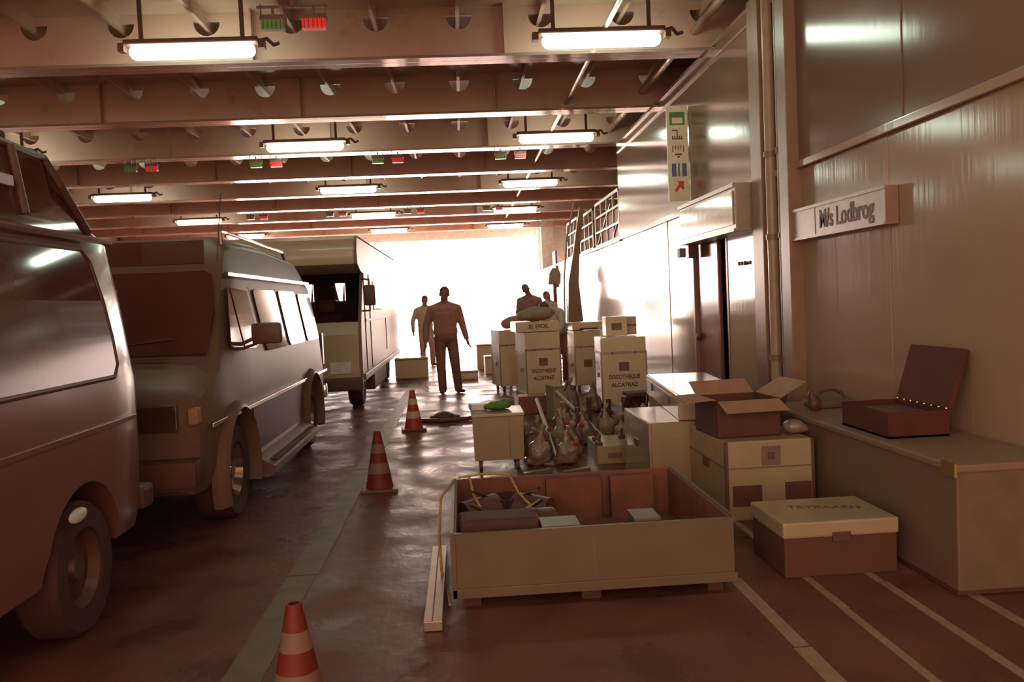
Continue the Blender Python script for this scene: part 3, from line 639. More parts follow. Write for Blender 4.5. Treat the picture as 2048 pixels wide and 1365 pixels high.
# soft bundles on top of the left case
def bundle(name, label, cat, blobs, m, vox=.02, it=6, loc=(0, 0, 0), grp=None):
    mb = MB()
    for c, r in blobs: mb.ell(c, r)
    o = mb.build(name, m); fuse(o, vox, it); o.location = loc; tags(o, label, cat, grp); return o
bundle('canvas_bundle', 'rumpled beige canvas bundle on top of the left lettered case', 'bundle', [((0, 0, .085), (.30, .22, .10)), ((-.14, -.03, .06), (.16, .2, .065)), ((.15, .05, .12), (.18, .17, .085)), ((.02, .03, .15), (.16, .14, .07))], 'sack', loc=(1.14, 13.25, 1.232))
bundle('canvas_bundle', 'darker folded cloth behind the beige bundle', 'bundle', [((0, 0, .10), (.24, .2, .12)), ((-.16, 0, .08), (.12, .15, .09)), ((.10, 0, .17), (.14, .12, .09))], 'cloth_brown', loc=(.95, 14.8, 1.078))
# upright narrow boxes
t = thing('upright_box', 'narrow upright white box in front of the left lettered case', 'box', (1.16, 10.95, 0), .25)
MB().b2(-.075, .075, -.14, .14, 0, .44, .006).build('box_body', 'white_case', t); MB().b2(-.078, .078, -.143, .143, .40, .42).build('lid_seam', 'trimdark', t)
t = thing('upright_box', 'dark burgundy box under the left lettered case front', 'box', (.90, 11.7, 0), .1)
MB().b2(-.20, .20, -.18, .18, 0, .24, .008).build('box_body', 'door_red', t); MB().b2(-.2, .2, -.184, -.18, .17, .18).build('lid_seam', 'black', t)
# white bin with green bundle
t = thing('storage_bin', 'white wheeled bin with green plastic on top, left of the bag pile', 'bin', (.285, 7.98, 0))
MB().prism([(-.225, .10), (.225, .10), (.235, .52), (-.235, .52)], 'y', -.26, .26).build('bin_body', 'white_case', t)
MB().b2(-.245, .245, -.27, .27, .50, .53, .006).build('bin_rim', 'alu', t)
MB().b2(.10, .104, -.264, -.26, .12, .50).build('panel_seam', 'labelgrey', t)
for sx in (-1, 1):
    for sy in (-1, 1): MB().cyl((sx * .17 - .015, sy * .2, .05), (sx * .17 + .015, sy * .2, .05), .05, n=16).box((sx * .17, sy * .2, .10), (.05, .05, .02)).build('castor', 'black', t)
bundle('green_bag', 'green plastic bag lying on the white bin', 'bag', [((0, 0, .04), (.12, .1, .045)), ((.07, .03, .05), (.07, .08, .05)), ((-.08, 0, .03), (.06, .07, .03))], 'greenp', .012, 3, (.30, 8.0, .53))
tags(MB().box((0, 0, .03), (.17, .14, .06), (0, .0, .2), .01).build('white_packet', 'pale'), 'bright white packet on the white bin beside the green bag', 'packet').location = (.12, 8.06, .532)
# case C and D, B
flight_case('equipment_case', 'low white case beside the bag pile, left of the cardboard box case', (1.585, 6.95, 0), .36, .98, .556, 0, 0, mark=False, wheels=False)
flight_case('equipment_case', 'white case standing under the far end of the long flat case', (2.10, 8.05, 0), .56, .7, .545, 0, -.08, mark=False, wheels=False)
t = thing('long_flat_case', 'long flat white case with shiny top bridging the cases behind the cardboard box', 'case', (2.02, 7.42, .558), -.085)
MB().b2(-.29, .29, -.93, .93, 0, .20, .012).build('body', 'white_case_b', t); MB().b2(-.295, .295, -.935, .935, .145, .16).build('lid_seam', 'alu', t)
for y in (-.5, .5): MB().box((-.296, y, .12), (.014, .05, .07), None, .003).build('latch', 'darkmetal', t)
flight_case('flight_case', 'white flight case with dark square label carrying the open cardboard box', (2.02, 6.02, 0), .60, .92, .54, 0, 0, mark=False, wheels=False, edge='darkmetal')
t = bpy.context.scene.objects[-1]
bt = [o for o in S.objects if o.get('label', '').startswith('white flight case with dark square label')][0]
MB().b2(-.055, .075, -.464, -.46, .37, .50).build('label_plate', 'labelgrey', bt); MB().b2(-.015, .035, -.467, -.464, .41, .46).build('label_mark', 'text', bt)
MB().b2(-.26, -.06, -.464, -.46, .10, .24).build('recess_plate', 'black', bt); MB().b2(.10, .28, -.464, -.46, .12, .25).build('recess_plate', 'black', bt)
MB().b2(-.305, .305, -.466, .462, .355, .362).build('lid_seam', 'labelgrey', bt)
# cardboard box with open flaps
t = thing('cardboard_box', 'open brown cardboard box with spread flaps on the white flight case', 'box', (1.93, 5.95, .542), .06)
W2, D2, H2 = .23, .22, .25
mb = MB().b2(-W2, W2, -D2, -D2 + .006, 0, H2).b2(-W2, W2, D2 - .006, D2, 0, H2).b2(-W2, -W2 + .006, -D2, D2, 0, H2).b2(W2 - .006, W2, -D2, D2, 0, H2).b2(-W2, W2, -D2, D2, 0, .006)
mb.build('box_body', 'card_dark', t)
for nm, c, s_, r_ in (('flap', (0, -D2 - .085, H2 - .028), (2 * W2 - .02, .18, .005), (.33, 0, 0)), ('flap', (0, D2 + .08, H2 + .045), (2 * W2 - .02, .18, .005), (.5, 0, 0)),
                    ('flap', (-W2 - .105, 0, H2 + .010), (.21, 2 * D2 - .02, .005), (0, -.03, 0)), ('flap', (W2 + .10, 0, H2 + .055), (.22, 2 * D2 - .02, .005), (0, -.5, 0))):
    MB().box(c, s_, r_).build(nm, 'card', t)
bundle('white_pouch', 'small pale pouch beside the cardboard box', 'pouch', [((0, 0, .05), (.08, .07, .05)), ((.05, 0, .035), (.06, .05, .035))], 'bag', .012, 4, (2.27, 5.76, .542))
# small case in front
t = thing('white_case', 'low white case with dark writing on its lid, on the deck at lower right', 'case', (1.97, 4.64, 0), 0)
MB().b2(-.31, .31, -.25, .25, 0, .25, .01).build('body', 'gmc_low', t); MB().b2(-.318, .318, -.258, .258, .215, .30, .012).build('lid', 'white_case', t)
text('lettering', 'TRYKAARN', .085, 'text', t, (.03, .03, .3005), (0, 0, -.22), .9, .001, .001)
MB().box((0, -.262, .215), (.10, .012, .05), None, .003).build('latch', 'darkmetal', t)
# big open crate
t = thing('open_crate', 'large shallow open crate with brown lining in the foreground', 'crate', (0, 0, 0), 0)
x0, x1, y0, y1, z0, z1 = -.10, 1.34, 4.24, 5.58, .08, .39
MB().b2(x0, x1, y0, y0 + .025, z0, z1).build('front_board', 'crate_out', t)
MB().b2(x0, x1, y1 - .025, y1, z0, z1).build('back_board', 'crate_in', t)
MB().b2(x0, x0 + .02, y0 + .025, y1 - .025, z0, z1).build('side_board', 'crate_in', t); MB().b2(x1 - .02, x1, y0 + .025, y1 - .025, z0, z1).build('side_board', 'crate_in', t)
MB().b2(x0 + .02, x1 - .02, y0 + .025, y1 - .025, z0, z0 + .02).build('bottom_board', 'crate_in', t)
MB().b2(x0 - .012, x1 + .012, y0 - .012, y0 + .003, z0 - .02, z0 + .03, .004).b2(x1 - .006, x1 + .012, y0, y1, z1 - .012, z1 + .008).b2(x0 - .012, x0 + .006, y0, y1, z1 - .012, z1 + .008).b2(x0 - .012, x0 + .012, y0 - .012, y0 + .01, z0 - .02, z1 + .008).build('edge_trim', 'crate_out', t)
MB().b2(.615, .619, y0 - .002, y0, z0, z1).build('board_seam', 'labelgrey', t)
MB().b2(x0 + .05, x0 + .13, y0 + .05, y1 - .05, 0, z0).b2(x1 - .13, x1 - .05, y0 + .05, y1 - .05, 0, z0).b2(.55, .65, y0 + .05, y1 - .05, 0, z0).build('skid', 'rubber', t)
for a_, b_, c_ in ((.50, .86, .05), (.92, 1.20, .09)): MB().b2(a_, b_, y1 - .025 - c_, y1 - .025, z0 + .02, z1 - .02).build('lining_block', 'crate_in', t)
tags(MB().b2(.36, .56, 4.30, 4.50, .10, .385, .004).build('foam_block', 'crate_out'), 'pale block at the front inside the big crate, left one', 'block', 'pale blocks in the crate')
tags(MB().b2(.84, .98, 4.30, 4.50, .10, .40, .004).build('foam_block', 'crate_out'), 'pale block at the front inside the big crate, right one', 'block', 'pale blocks in the crate')
# black gear bundle with yellow straps inside the crate
def gear(label, loc, rz, s=1):
    t = thing('stage_lamp', label, 'lamp', loc, rz, 'black lamps in the crate'); t.scale = (1.12, 1.12, 1.25)
    MB().cyl((-.13 * s, 0, .11), (.08 * s, 0, .11), .085 * s, .10 * s, n=20).build('lamp_can', 'black', t, smooth=40)
    for q_ in (-1, 1): MB().box((.15 * s, q_ * .09 * s, .12), (.13, .012, .14), (0, 0, -.3 * q_)).build('barn_door', 'rubber', t)
    MB().tube([(-.02, -.115, .11), (-.02, -.115, .02), (-.02, .115, .02), (-.02, .115, .11)], .01).build('yoke', 'chrome', t)
    MB().box((0, 0, .21), (.14, .03, .012), (0, .4, 0)).build('clip', 'chrome', t)
gear('black lamp can strapped in the crate, rear left', (.08, 5.18, .10), .5)
gear('black lamp can strapped in the crate, rear right', (.36, 5.18, .10), 2.6)
gear('black lamp can strapped in the crate, front left', (.07, 4.80, .10), -.4)
gear('black lamp can strapped in the crate, front right', (.34, 4.82, .10), 3.5)
tags(MB().b2(-.06, .35, 4.32, 4.56, .101, .43, .03).build('gear_bag', 'rubber'), 'black gear bag at the front left inside the big crate', 'bag')
t = thing('yellow_strap', 'yellow strap netting over the black gear in the crate', 'strap')
MB().tube([(-.07, 5.54, .41), (.10, 5.56, .42), (.26, 5.50, .42), (.30, 5.2, .36), (.35, 4.85, .36), (.37, 4.55, .34)], .008).build('strap_run', 'rope', t)
MB().tube([(.0, 5.5, .42), (.02, 5.2, .37), (.06, 4.85, .36), (.04, 4.6, .32), (-.07, 4.4, .30)], .008).build('strap_run', 'rope', t)
MB().tube([(.05, 4.7, .34), (.2, 4.68, .35), (.37, 4.6, .34)], .007).build('strap_run', 'rope', t)
MB().tube([(-.10, 5.50, .405), (-.18, 5.2, .36), (-.19, 4.9, .22), (-.18, 4.7, .06), (-.15, 4.6, .012), (-.13, 4.3, .012)], .008).build('strap_tail', 'rope', t)
t = thing('aluminium_rail', 'pale aluminium channel rail lying left of the big crate', 'rail', (0, 0, 0))
MB().b2(-.25, -.16, 3.98, 5.25, .002, .05, .004).build('channel', 'alu', t); MB().b2(-.211, -.205, 3.98, 5.25, .05, .052).build('groove', 'labelgrey', t)

# long bench case at right with the open dark case
t = thing('long_chest', 'long pale chest along the right wall carrying a dark open case', 'chest', (0, 0, 0))
MB().b2(2.36, 2.90, 3.96, 6.5, .03, .62, .01).build('body', 'chest_paint', t); MB().b2(2.34, 2.91, 3.94, 6.52, .62, .66, .01).build('top', 'chest_top', t)
MB().b2(2.38, 2.88, 4.0, 6.4, 0, .03).build('plinth', 'black', t); MB().b2(2.335, 2.35, 3.935, 4.05, .60, .668).build('corner_guard', 'brass', t)
t = thing('dark_open_case', 'dark vinyl case with raised lid and brass hinge studs on the chest', 'case', (2.61, 5.0, .661), 0)
MB().b2(-.20, .16, -.29, .30, 0, .012).b2(-.20, .16, -.29, -.278, 0, .15).b2(-.20, .16, .288, .30, 0, .15).b2(-.20, -.188, -.278, .288, 0, .15).b2(.148, .16, -.278, .288, 0, .15).build('tray', 'darkcase', t)
MB().b2(-.188, .148, -.278, .288, .08, .12).build('padding', 'black', t)
q = MB().b2(0, .035, -.29, .30, 0, .36, .008).build('lid', 'darkcase', t); q.location = (.155, 0, .155); q.rotation_euler = (0, .30, 0)
mb = MB()
for k in range(8): mb.ell((.150, -.28 + k * .078, .158), (.008, .008, .008), n=8)
mb.build('hinge_studs', 'brass', t)
t = thing('grip_bag', 'low dark bag with arched handle at the far end of the chest', 'bag', (2.70, 6.15, .66), .1)
MB().b2(-.16, .16, -.10, .10, 0, .06, .02).build('bag_body', 'crate_out', t, smooth=40)
MB().tube([(-.12, 0, .05), (-.09, 0, .10), (-.03, 0, .125), (.04, 0, .125), (.10, 0, .095), (.13, 0, .05)], .012).build('bag_handle', 'black', t)
bundle('dark_pouch', 'small dark lump beyond the cardboard box, left of the pair', 'pouch', [((0, 0, .06), (.05, .05, .07)), ((.03, 0, .12), (.03, .03, .05))], 'black', .01, 3, (2.42, 6.38, .66))
bundle('dark_pouch', 'small dark lump beyond the cardboard box, right of the pair', 'pouch', [((0, 0, .05), (.05, .05, .06)), ((-.02, 0, .10), (.025, .03, .05))], 'black', .01, 3, (2.52, 6.0, .66))

# the pile of pale bags, clamps and bottles
def teardrop(label, loc, s=1, lean=0, tag_red=False, m='bag', name='knotted_bag', grp='knotted plastic bags in the pile'):
    t = thing(name, label, 'bag', loc, random.uniform(0, 6), grp)
    mb = MB(); mb.ell((0, 0, .12 * s), (.11 * s, .095 * s, .12 * s)).ell((.03 * s, .01, .08 * s), (.09 * s, .08 * s, .08 * s)).cap((0, 0, .18 * s), (lean, 0, .31 * s), .06 * s, .018 * s).cap((lean, 0, .31 * s), (lean + .03, 0, .36 * s), .02 * s, .03 * s)
    mb.ell((-.05 * s, .03, .05 * s), (.09 * s, .09 * s, .05 * s)).ell((.05 * s, -.04, .15 * s), (.06 * s, .06 * s, .07 * s))
    b_ = mb.build('bag_body', m, t); fuse(b_, .012, 1)
    sd = Vector((random.random() * 9, random.random() * 9, 0))
    for v in b_.data.vertices:
        k_ = noise.noise((v.co + sd) * 14); v.co += v.normal * (.022 * k_) ; v.co.z = max(0.001, v.co.z)
    MB().tube([(-.115 * s, 0, .04 * s), (-.10 * s, 0, .2 * s), (lean - .03, 0, .3 * s), (lean + .03, 0, .3 * s), (.12 * s, 0, .18 * s), (.13 * s, .02, .03 * s)], .009).build('strap', 'black', t)
    if tag_red: MB().ell((.06 * s, -.10 * s, .22 * s), (.035, .02, .025)).build('red_tag', 'cone_red', t)
    return t
P = [('front left, beside the white bin', .66, 7.9, 1.0, 0), ('front, second from the bin', .92, 7.85, .95, 1), ('front, beside the clamp box', 1.02, 8.27, .9, 0), ('second line, left with red tag', .72, 8.6, 1.0, 1), ('second line, middle', .98, 8.75, 1.05, 1), ('second line, right of middle', 1.24, 8.85, 1.05, 1), ('back line, right', 1.52, 9.2, 1.0, 0), ('back line, left', .62, 9.3, .95, 0), ('back line, middle', 1.1, 9.6, 1.0, 0), ('between the bin and the second line', .64, 8.28, .8, 0), ('behind the clamp box, first', 1.62, 8.72, .9, 0), ('behind the clamp box, second', 1.88, 8.78, .95, 0), ('farthest right, by the black stand', 1.93, 9.2, .9, 1), ('back line, near the sacks', 1.28, 10.1, .9, 0)]
for lb, x, y, s, r in P: teardrop('pale knotted plastic bag in the pile, ' + lb, (x, y, 0), s, random.uniform(-.04, .04), r)
teardrop('beige sack standing before the middle case, left of two', (1.43, 11.6, 0), 1.2, 0, False, 'sack', 'beige_sack', 'beige sacks')
teardrop('beige sack standing before the middle case, right of two', (1.73, 11.4, 0), 1.15, 0, False, 'sack', 'beige_sack', 'beige sacks')
bundle('crumpled_sheet', 'crumpled pale plastic sheet right of the clamp box', 'plastic sheet', [((0, 0, .2), (.07, .07, .22)), ((.05, 0, .14), (.06, .06, .15)), ((-.02, 0, .35), (.06, .05, .07))], 'bag', .014, 2, (1.70, 8.35, 0))
# clamp box
t = thing('clamp_box', 'low white box with four black clamps on its lid', 'box', (1.36, 8.05, 0), .0)
MB().b2(-.17, .17, -.30, .32, 0, .17, .008).build('box_body', 'white_case', t)
for x, y in ((-.14, -.24), (.14, -.22), (-.13, .02), (.13, .08)): MB().box((x, y, .18), (.06, .10, .06), None, .01).cyl((x, y, .18), (x + .01, y, .27), .014).build('clamp', 'black', t)
MB().box((0, -.302, .08), (.14, .006, .05)).build('handle', 'labelgrey', t)
# lattice bars, tubes
k = 0
for (a, b_, r, m_, lb) in (((.85, 10.1, .36), (.85, 8.1, .02), .022, 'alu', 'pale stand tube leaning over the bag pile, left'), ((1.10, 10.2, .42), (1.47, 8.45, .02), .028, 'alu', 'pale stand tube leaning over the bag pile, middle'), ((.46, 9.9, .38), (.46, 8.4, .02), .014, 'steel', 'thin rod lying across the bag pile')):
    tags(MB().cyl(a, b_, r, n=12).build('stand_tube', m_, smooth=40), lb, 'tube')
tags(MB().box((.60, 7.45, .02), (.30, .05, .04), (0, 0, .5), .004).build('flat_bar', 'alu'), 'pale flat bar on the deck in front of the white bin', 'bar')
tags(MB().box((.95, 7.42, .02), (.28, .05, .04), (0, 0, .5), .004).build('flat_bar', 'alu'), 'pale flat bar on the deck in front of the bags', 'bar')
# folding black chair by the right lettered case
t = thing('folded_stand', 'black folded equipment stand before the right lettered case', 'stand', (2.10, 10.3, 0), .1)
MB().tube([(-.13, -.1, .01), (.10, .1, .34)], .016).tube([(.13, -.1, .01), (-.10, .1, .34)], .016).tube([(-.13, .1, .01), (-.12, -.1, .34)], .016).tube([(.13, .1, .01), (.12, -.1, .34)], .016).build('legs', 'black', t)
MB().b2(-.15, .15, -.12, .12, .33, .37, .01).build('seat', 'black', t); MB().b2(-.15, .15, .10, .13, .12, .30).build('cross_panel', 'black', t)
for i, (x, y, h) in enumerate(((1.20, 9.1, .32), (1.42, 9.7, .36), (1.62, 9.55, .34), (1.75, 9.3, .38))):
    t = thing('lamp_bracket', 'dark upright bracket in the pile, number %s from the left' % ('one', 'two', 'three', 'four')[i] if False else 'dark upright lamp bracket %s' % ('left of the middle bags', 'behind the clamp box', 'between clamp box and black stand', 'nearest the crumpled sheet')[i], 'bracket', (x, y, 0), .3 * i, 'dark brackets in the pile')
    MB().b2(-.05, .05, -.05, .05, 0, .02).b2(-.02, .02, -.015, .015, .02, h).build('upright', 'black', t); MB().b2(-.05, .05, -.02, .02, h * .6, h * .6 + .05).cyl((0, 0, h), (0, 0, h + .05), .03).build('head', 'darkmetal', t)
# clutter lying on the deck by the far cone
bundle('cable_heap', 'dark heap of cable on the deck beside the far cone', 'cable', [((0, 0, .05), (.14, .12, .07)), ((.10, .1, .03), (.12, .1, .04)), ((-.1, .05, .03), (.1, .08, .04))], 'black', .012, 3, (-.30, 11.35, 0))
tags(MB().tube([(-.62, 11.25, .02), (-.35, 11.1, .03), (.0, 11.15, .03), (.30, 11.3, .05), (.55, 11.2, .04)], .03).build('tow_bar', 'black'), 'dark bar lying across the deck from the far cone', 'bar')
# far boxes
for lb, x, y, ww, hh in (('lone cream box on the deck left of the walking man', -1.12, 18.4, .70, .44), ('cream box stacked by the far crates right of the walking man', .53, 20.0, .45, .58), ('low dark cream box on the deck right of the walking man', .06, 17.5, .42, .18), ('low white box behind the far crates', .70, 18.6, .5, .38)):
    t = thing('cream_box', lb, 'box', (x, y, 0), .03, 'cream boxes far down the deck'); MB().b2(-ww / 2, ww / 2, -.25, .25, 0, hh, .01).build('box_body', 'white_case_brightened', t); MB().b2(-ww / 2 - .004, ww / 2 + .004, -.254, .254, hh - .05, hh - .03).build('tape', 'labelgrey', t)
# pale furniture outside the opening
for lb, x, y in (('pale stacked chairs far out beyond the opening, left', .9, 36.0), ('pale stacked chairs far out beyond the opening, right', 1.6, 36.0)):
    t = thing('stacked_chairs', lb, 'chairs', (x, y, -.02), 0, 'pale furniture beyond the opening'); MB().b2(-.25, .25, -.2, .2, .45, .50).b2(-.25, .25, .17, .2, .5, 1.0).build('seat', 'pale', t)
    for sx in (-1, 1):
        for sy in (-1, 1): MB().b2(sx * .22 - .015, sx * .22 + .015, sy * .18 - .015, sy * .18 + .015, 0, .45).build('leg', 'pale', t)
    MB().b2(-.25, .25, -.2, .2, .7, .73).b2(-.24, .24, -.18, .18, .85, .88).build('shelf', 'pale', t)

# ================================================================ CONES
def cone(label, loc, h=.48, dark=False):
    t = thing('traffic_cone', label, 'traffic cone', loc, random.uniform(-.2, .2), 'traffic cones')
    MB().b2(-.15, .15, -.15, .15, 0, .03, .008).build('base', 'black', t)
    r = lambda z: .115 + (.028 - .115) * (z - .03) / (h - .03)
    zs = [.03, .03 + (h - .03) * .26, .03 + (h - .03) * .44, .03 + (h - .03) * .62, .03 + (h - .03) * .78, h]
    cols = ['cone_red', 'cone_band', 'cone_red', 'cone_band', 'cone_red']
    body = MB().lathe([(r(.03), .03), (r(h), h), (r(h) - .008, h), (r(.03) - .01, .03)], n=28).build('cone_body', 'cone_dark' if dark else 'cone_red', t, smooth=40)
    for i in (1, 3): MB().lathe([(r(zs[i]) + .002, zs[i]), (r(zs[i + 1]) + .002, zs[i + 1])], n=28).build('reflective_band', cols[i] if not dark else 'labelgrey', body, smooth=40)
    return t
cone('red and cream traffic cone on the deck nearest the walking man', (-.66, 10.6, 0), .50)
cone('dark traffic cone on the yellow line beside the silver beige van', (-.76, 7.2, 0), .50, True)
cone('red traffic cone cut by the bottom edge of the picture', (-.67, 3.14, 0), .47, True)

# ================================================================ PEOPLE
def person(label, loc, rz, J, top, bottom, shoe='black', hair='hair', H=1.8, vox=.009, fingers=True, sleeves=True, hairlen=0):
    """J: joint positions in metres, facing -Y."""
    t = thing('person', label, 'person', loc, rz)
    V = {k: Vector(v) for k, v in J.items()}
    b = MB(); he = V['head']; nk = V['neck']; ch = V['chest']; pv = V['pelvis']; tilt = J.get('_tilt', None)
    up = (he - nk).normalized(); fw = Vector(J.get('_face', (0, -1, 0))) if '_face' in J else Vector((0, -1, 0))
    rt = fw.cross(up).normalized()
    rot = Matrix((rt, -fw, up)).transposed().to_euler()
    hl = lambda x, y, z: he + rt * x - fw * y + up * z         # y>0 is the back of the head
    b.ell(hl(0, .012, .025), (.076, .094, .098), rot, 20).ell(hl(0, -.02, -.045), (.058, .070, .066), rot).ell(hl(0, -.058, -.088), (.028, .026, .022), rot)
    b.cap(hl(0, -.088, .012), hl(0, -.106, -.022), .010, .015).ell(hl(0, -.086, -.052), (.024, .010, .007), rot).ell(hl(0, -.086, -.064), (.021, .010, .007), rot)
    for s in (-1, 1): b.ell(hl(s * .078, .012, -.005), (.012, .022, .032), rot); b.ell(hl(s * .032, -.078, .024), (.022, .012, .008), rot)
    b.cap(nk - up * .04, he - up * .05, .068, .062)
    sh = [V['sh_l'], V['sh_r']]; mid = (pv + ch) / 2
    b.cap(ch + (sh[0] - ch) * .62, ch + (sh[1] - ch) * .62, .095, .095, (1, .95, 1.0)); b.cap(ch - Vector((.06, 0, .10)), ch - Vector((-.06, 0, .10)), .115, .115, (1, .9, 1))
    b.cap(mid - Vector((.06, 0, 0)), mid + Vector((.06, 0, 0)), .112, .112, (1, .9, 1)); b.cap(pv - Vector((.065, 0, .0)), pv + Vector((.065, 0, 0)), .115, .115, (1, .95, 1))
    b.cap(ch, mid, .12, .11); b.cap(mid, pv, .11, .12); b.cap(sh[0], nk, .055, .05); b.cap(sh[1], nk, .055, .05)
    shirt = MB(); tr = MB(); shoes = []
    g = .014
    shirt.cap(ch + (sh[0] - ch) * .66, ch + (sh[1] - ch) * .66, .095 + g, .095 + g); shirt.cap(ch - Vector((.06, 0, .10)), ch - Vector((-.06, 0, .10)), .118 + g, .118 + g, (1, .95, 1))
    shirt.cap(mid - Vector((.075, 0, 0)), mid + Vector((.075, 0, 0)), .112 + g, .112 + g, (1, .95, 1)); shirt.cap(ch - Vector((.09, 0, .05)), mid - Vector((.07, 0, 0)), .115 + g, .108 + g, (1, .95, 1)); shirt.cap(ch - Vector((-.09, 0, .05)), mid - Vector((-.07, 0, 0)), .115 + g, .108 + g, (1, .95, 1)); lo_ = pv + (mid - pv) * .45; shirt.cap(lo_ - Vector((.07, 0, 0)), lo_ + Vector((.07, 0, 0)), .122 + g, .122 + g, (1, .95, 1.05)); shirt.cap(ch - Vector((0, 0, .05)), lo_, .13 + g, .13 + g); shirt.cap(ch, mid, .12 + g, .11 + g); pass
    shirt.cap(sh[0], nk - up * .01, .05 + g, .045 + g); shirt.cap(sh[1], nk - up * .01, .05 + g, .045 + g)
    tr.cap(pv - Vector((.065, 0, 0)), pv + Vector((.065, 0, 0)), .118 + g, .118 + g)
    for s in ('l', 'r'):
        S_, E_, Wr = V['sh_' + s], V['el_' + s], V['wr_' + s]; dr_ = (Wr - E_).normalized()
        b.cap(S_, E_, .054, .042); b.cap(E_, Wr, .042, .028)
        shirt.cap(S_, E_, .056 + g, .045 + g)
        if sleeves: shirt.cap(E_, Wr - dr_ * .02, .045 + g, .032 + g)
        sgn = 1 if s == 'l' else -1
        side = Vector((0, -1, 0)); nrm = dr_.cross(side).normalized() ; side = nrm.cross(dr_).normalized()
        pc = Wr + dr_ * .05; b.cap(Wr, Wr + dr_ * .085 + side * .015, .026, .024); b.cap(Wr + dr_ * .02, Wr + dr_ * .085 - side * .018, .022, .022); b.cap(Wr + dr_ * .02, Wr + dr_ * .088 - side * .034, .018, .016)
        if fingers:
            curl = nrm * (-sgn)
            for i, (o_, L_) in enumerate(((.030, .070), (.010, .082), (-.012, .076), (-.034, .060))):
                k0 = Wr + dr_ * .085 + side * o_; k1 = k0 + dr_ * L_ * .55 + curl * .008; k2 = k1 + dr_ * L_ * .42 + curl * .022
                b.cap(k0, k1, .0115, .0105); b.cap(k1, k2, .0105, .009)
            k0 = Wr + dr_ * .03 + side * .022; k1 = k0 + dr_ * .035 + side * .022; k2 = k1 + dr_ * .032 + side * .006; b.cap(k0, k1, .015, .012); b.cap(k1, k2, .012, .010)
        hp, kn, an = V['hip_' + s], V['kn_' + s], V['an_' + s]; to = V['to_' + s]
        b.cap(hp, kn, .085, .055); b.cap(kn, an, .055, .040); b.cap(an - Vector((0, 0, .03)), to, .04, .032, (1, 1, .8))
        tr.cap(hp, kn, .088 + g, .068 + g); tr.cap(kn, an - Vector((0, 0, .02)), .066 + g, .070)
        hv = (an - to); hv.z = 0; hv = hv.normalized() if hv.length > 0 else Vector((0, 1, 0))
        f = MB(); a0 = Vector((an.x, an.y, to.z + .008)) + hv * .02; f.cap(a0, Vector((to.x, to.y, to.z + .002)), .048, .042, (1, 1, .75)).cap(an - Vector((0, 0, .01)), a0, .046, .046)
        q = f.build('shoe', shoe, t); fuse(q, vox, 2)
    o = b.build('body', 'skin', t); fuse(o, vox, 2, .5)
    o = tr.build('trousers', bottom, t); fuse(o, vox * 1.3, 4)
    o = shirt.build('shirt', top, t); fuse(o, vox * 1.3, 4)
    hb = MB(); hb.ell(hl(0, .025, .045), (.083, .096, .092), rot, 20).ell(hl(0, .055, -.005), (.074, .062, .075), rot)
    if hairlen: hb.ell(hl(0, .07, -.08), (.06, .045, .08), rot)
    o = hb.build('hair', hair, t); fuse(o, vox, 2)
    for s in (-1, 1): MB().ell(hl(s * .031, -.081, .012), (.012, .006, .006), rot, 10).build('eye', 'hair', t)
    return t
# the man walking
J = dict(head=(.01, -.02, 1.66), neck=(.0, 0, 1.52), chest=(0, 0, 1.36), pelvis=(-.0, 0, .95), sh_l=(.215, 0, 1.42), sh_r=(-.215, 0, 1.42),
         el_l=(.285, .03, 1.13), wr_l=(.345, -.04, .90), el_r=(-.315, .04, 1.14), wr_r=(-.33, -.05, .88),
         hip_l=(.095, 0, .92), hip_r=(-.095, 0, .92), kn_l=(.135, -.06, .50), an_l=(.17, .06, .09), to_l=(.24, -.08, .035), kn_r=(-.10, -.02, .50), an_r=(-.09, .03, .09), to_r=(-.10, -.13, .035))
person('man in dark uniform walking on the open deck toward the camera', (-.29, 14.75, 0), 0, J, 'cloth_brown', 'cloth_dark', H=1.8, vox=.008).scale = (1.05, 1.05, 1.035)
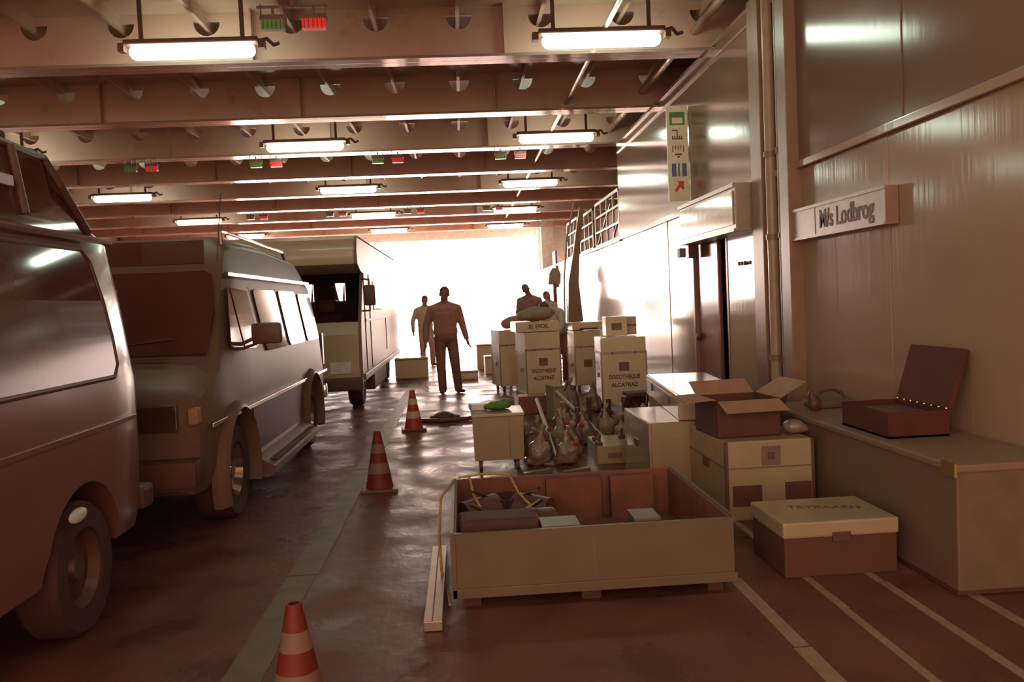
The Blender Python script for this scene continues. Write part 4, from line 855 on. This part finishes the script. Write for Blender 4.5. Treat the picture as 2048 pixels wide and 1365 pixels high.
# man behind the cases
J2 = dict(J); J2.update(head=(-.06, .02, 1.66), el_l=(.30, .06, 1.14), wr_l=(.24, -.14, 1.0), el_r=(-.26, .04, 1.14), wr_r=(-.18, -.2, 1.05), kn_l=(.11, -.02, .5), an_l=(.11, .04, .09), to_l=(.13, -.10, .035))
tt = thing('low_platform', 'low plank pallet under the man standing behind the cases', 'pallet', (1.52, 18.9, 0)); 
for k_ in range(5): MB().b2(-.5, .5, -.45 + k_ * .19, -.31 + k_ * .19, .10, .13).build('plank', 'card', tt)
MB().b2(-.48, -.40, -.45, .45, 0, .10).b2(-.04, .04, -.45, .45, 0, .10).b2(.40, .48, -.45, .45, 0, .10).build('bearer', 'card', tt)
person('man in mauve shirt standing behind the stacked flight cases', (1.52, 18.9, .13), 0, J2, 'cloth_blue', 'cloth_dark', vox=.012, fingers=True, sleeves=False)
# person bending over the cases, pale shirt
J3 = dict(head=(-.20, -.36, 1.40), neck=(-.14, -.25, 1.36), chest=(-.06, -.14, 1.26), pelvis=(.10, .12, .96), sh_l=(.10, -.20, 1.32), sh_r=(-.24, -.12, 1.28),
          el_l=(.10, -.38, 1.10), wr_l=(.00, -.50, .96), el_r=(-.36, -.30, 1.08), wr_r=(-.30, -.46, .95),
          hip_l=(.19, .12, .92), hip_r=(.01, .14, .92), kn_l=(.20, -.02, .50), an_l=(.20, .12, .09), to_l=(.21, -.04, .035), kn_r=(.01, .02, .50), an_r=(.0, .2, .09), to_r=(-.01, .05, .035), _face=(-.3, -.75, -.45))
person('person in pale shirt and dark trousers bending over the middle case', (1.66, 15.3, 0), 0, J3, 'cloth_pale', 'cloth_dark', vox=.012, fingers=True)
J4 = dict(J2); J4.update(head=(0, .02, 1.62))
person('person in pale top half hidden behind the bending one', (2.08, 20.3, 0), .6, J4, 'cloth_pale', 'cloth_dark', vox=.014, fingers=False)
person('person in white clothes far behind the walking man', (-.92, 21.5, 0), .3, dict(J), 'cloth_pale', 'cloth_pale', vox=.014, fingers=False)
print('objects', len(S.objects))
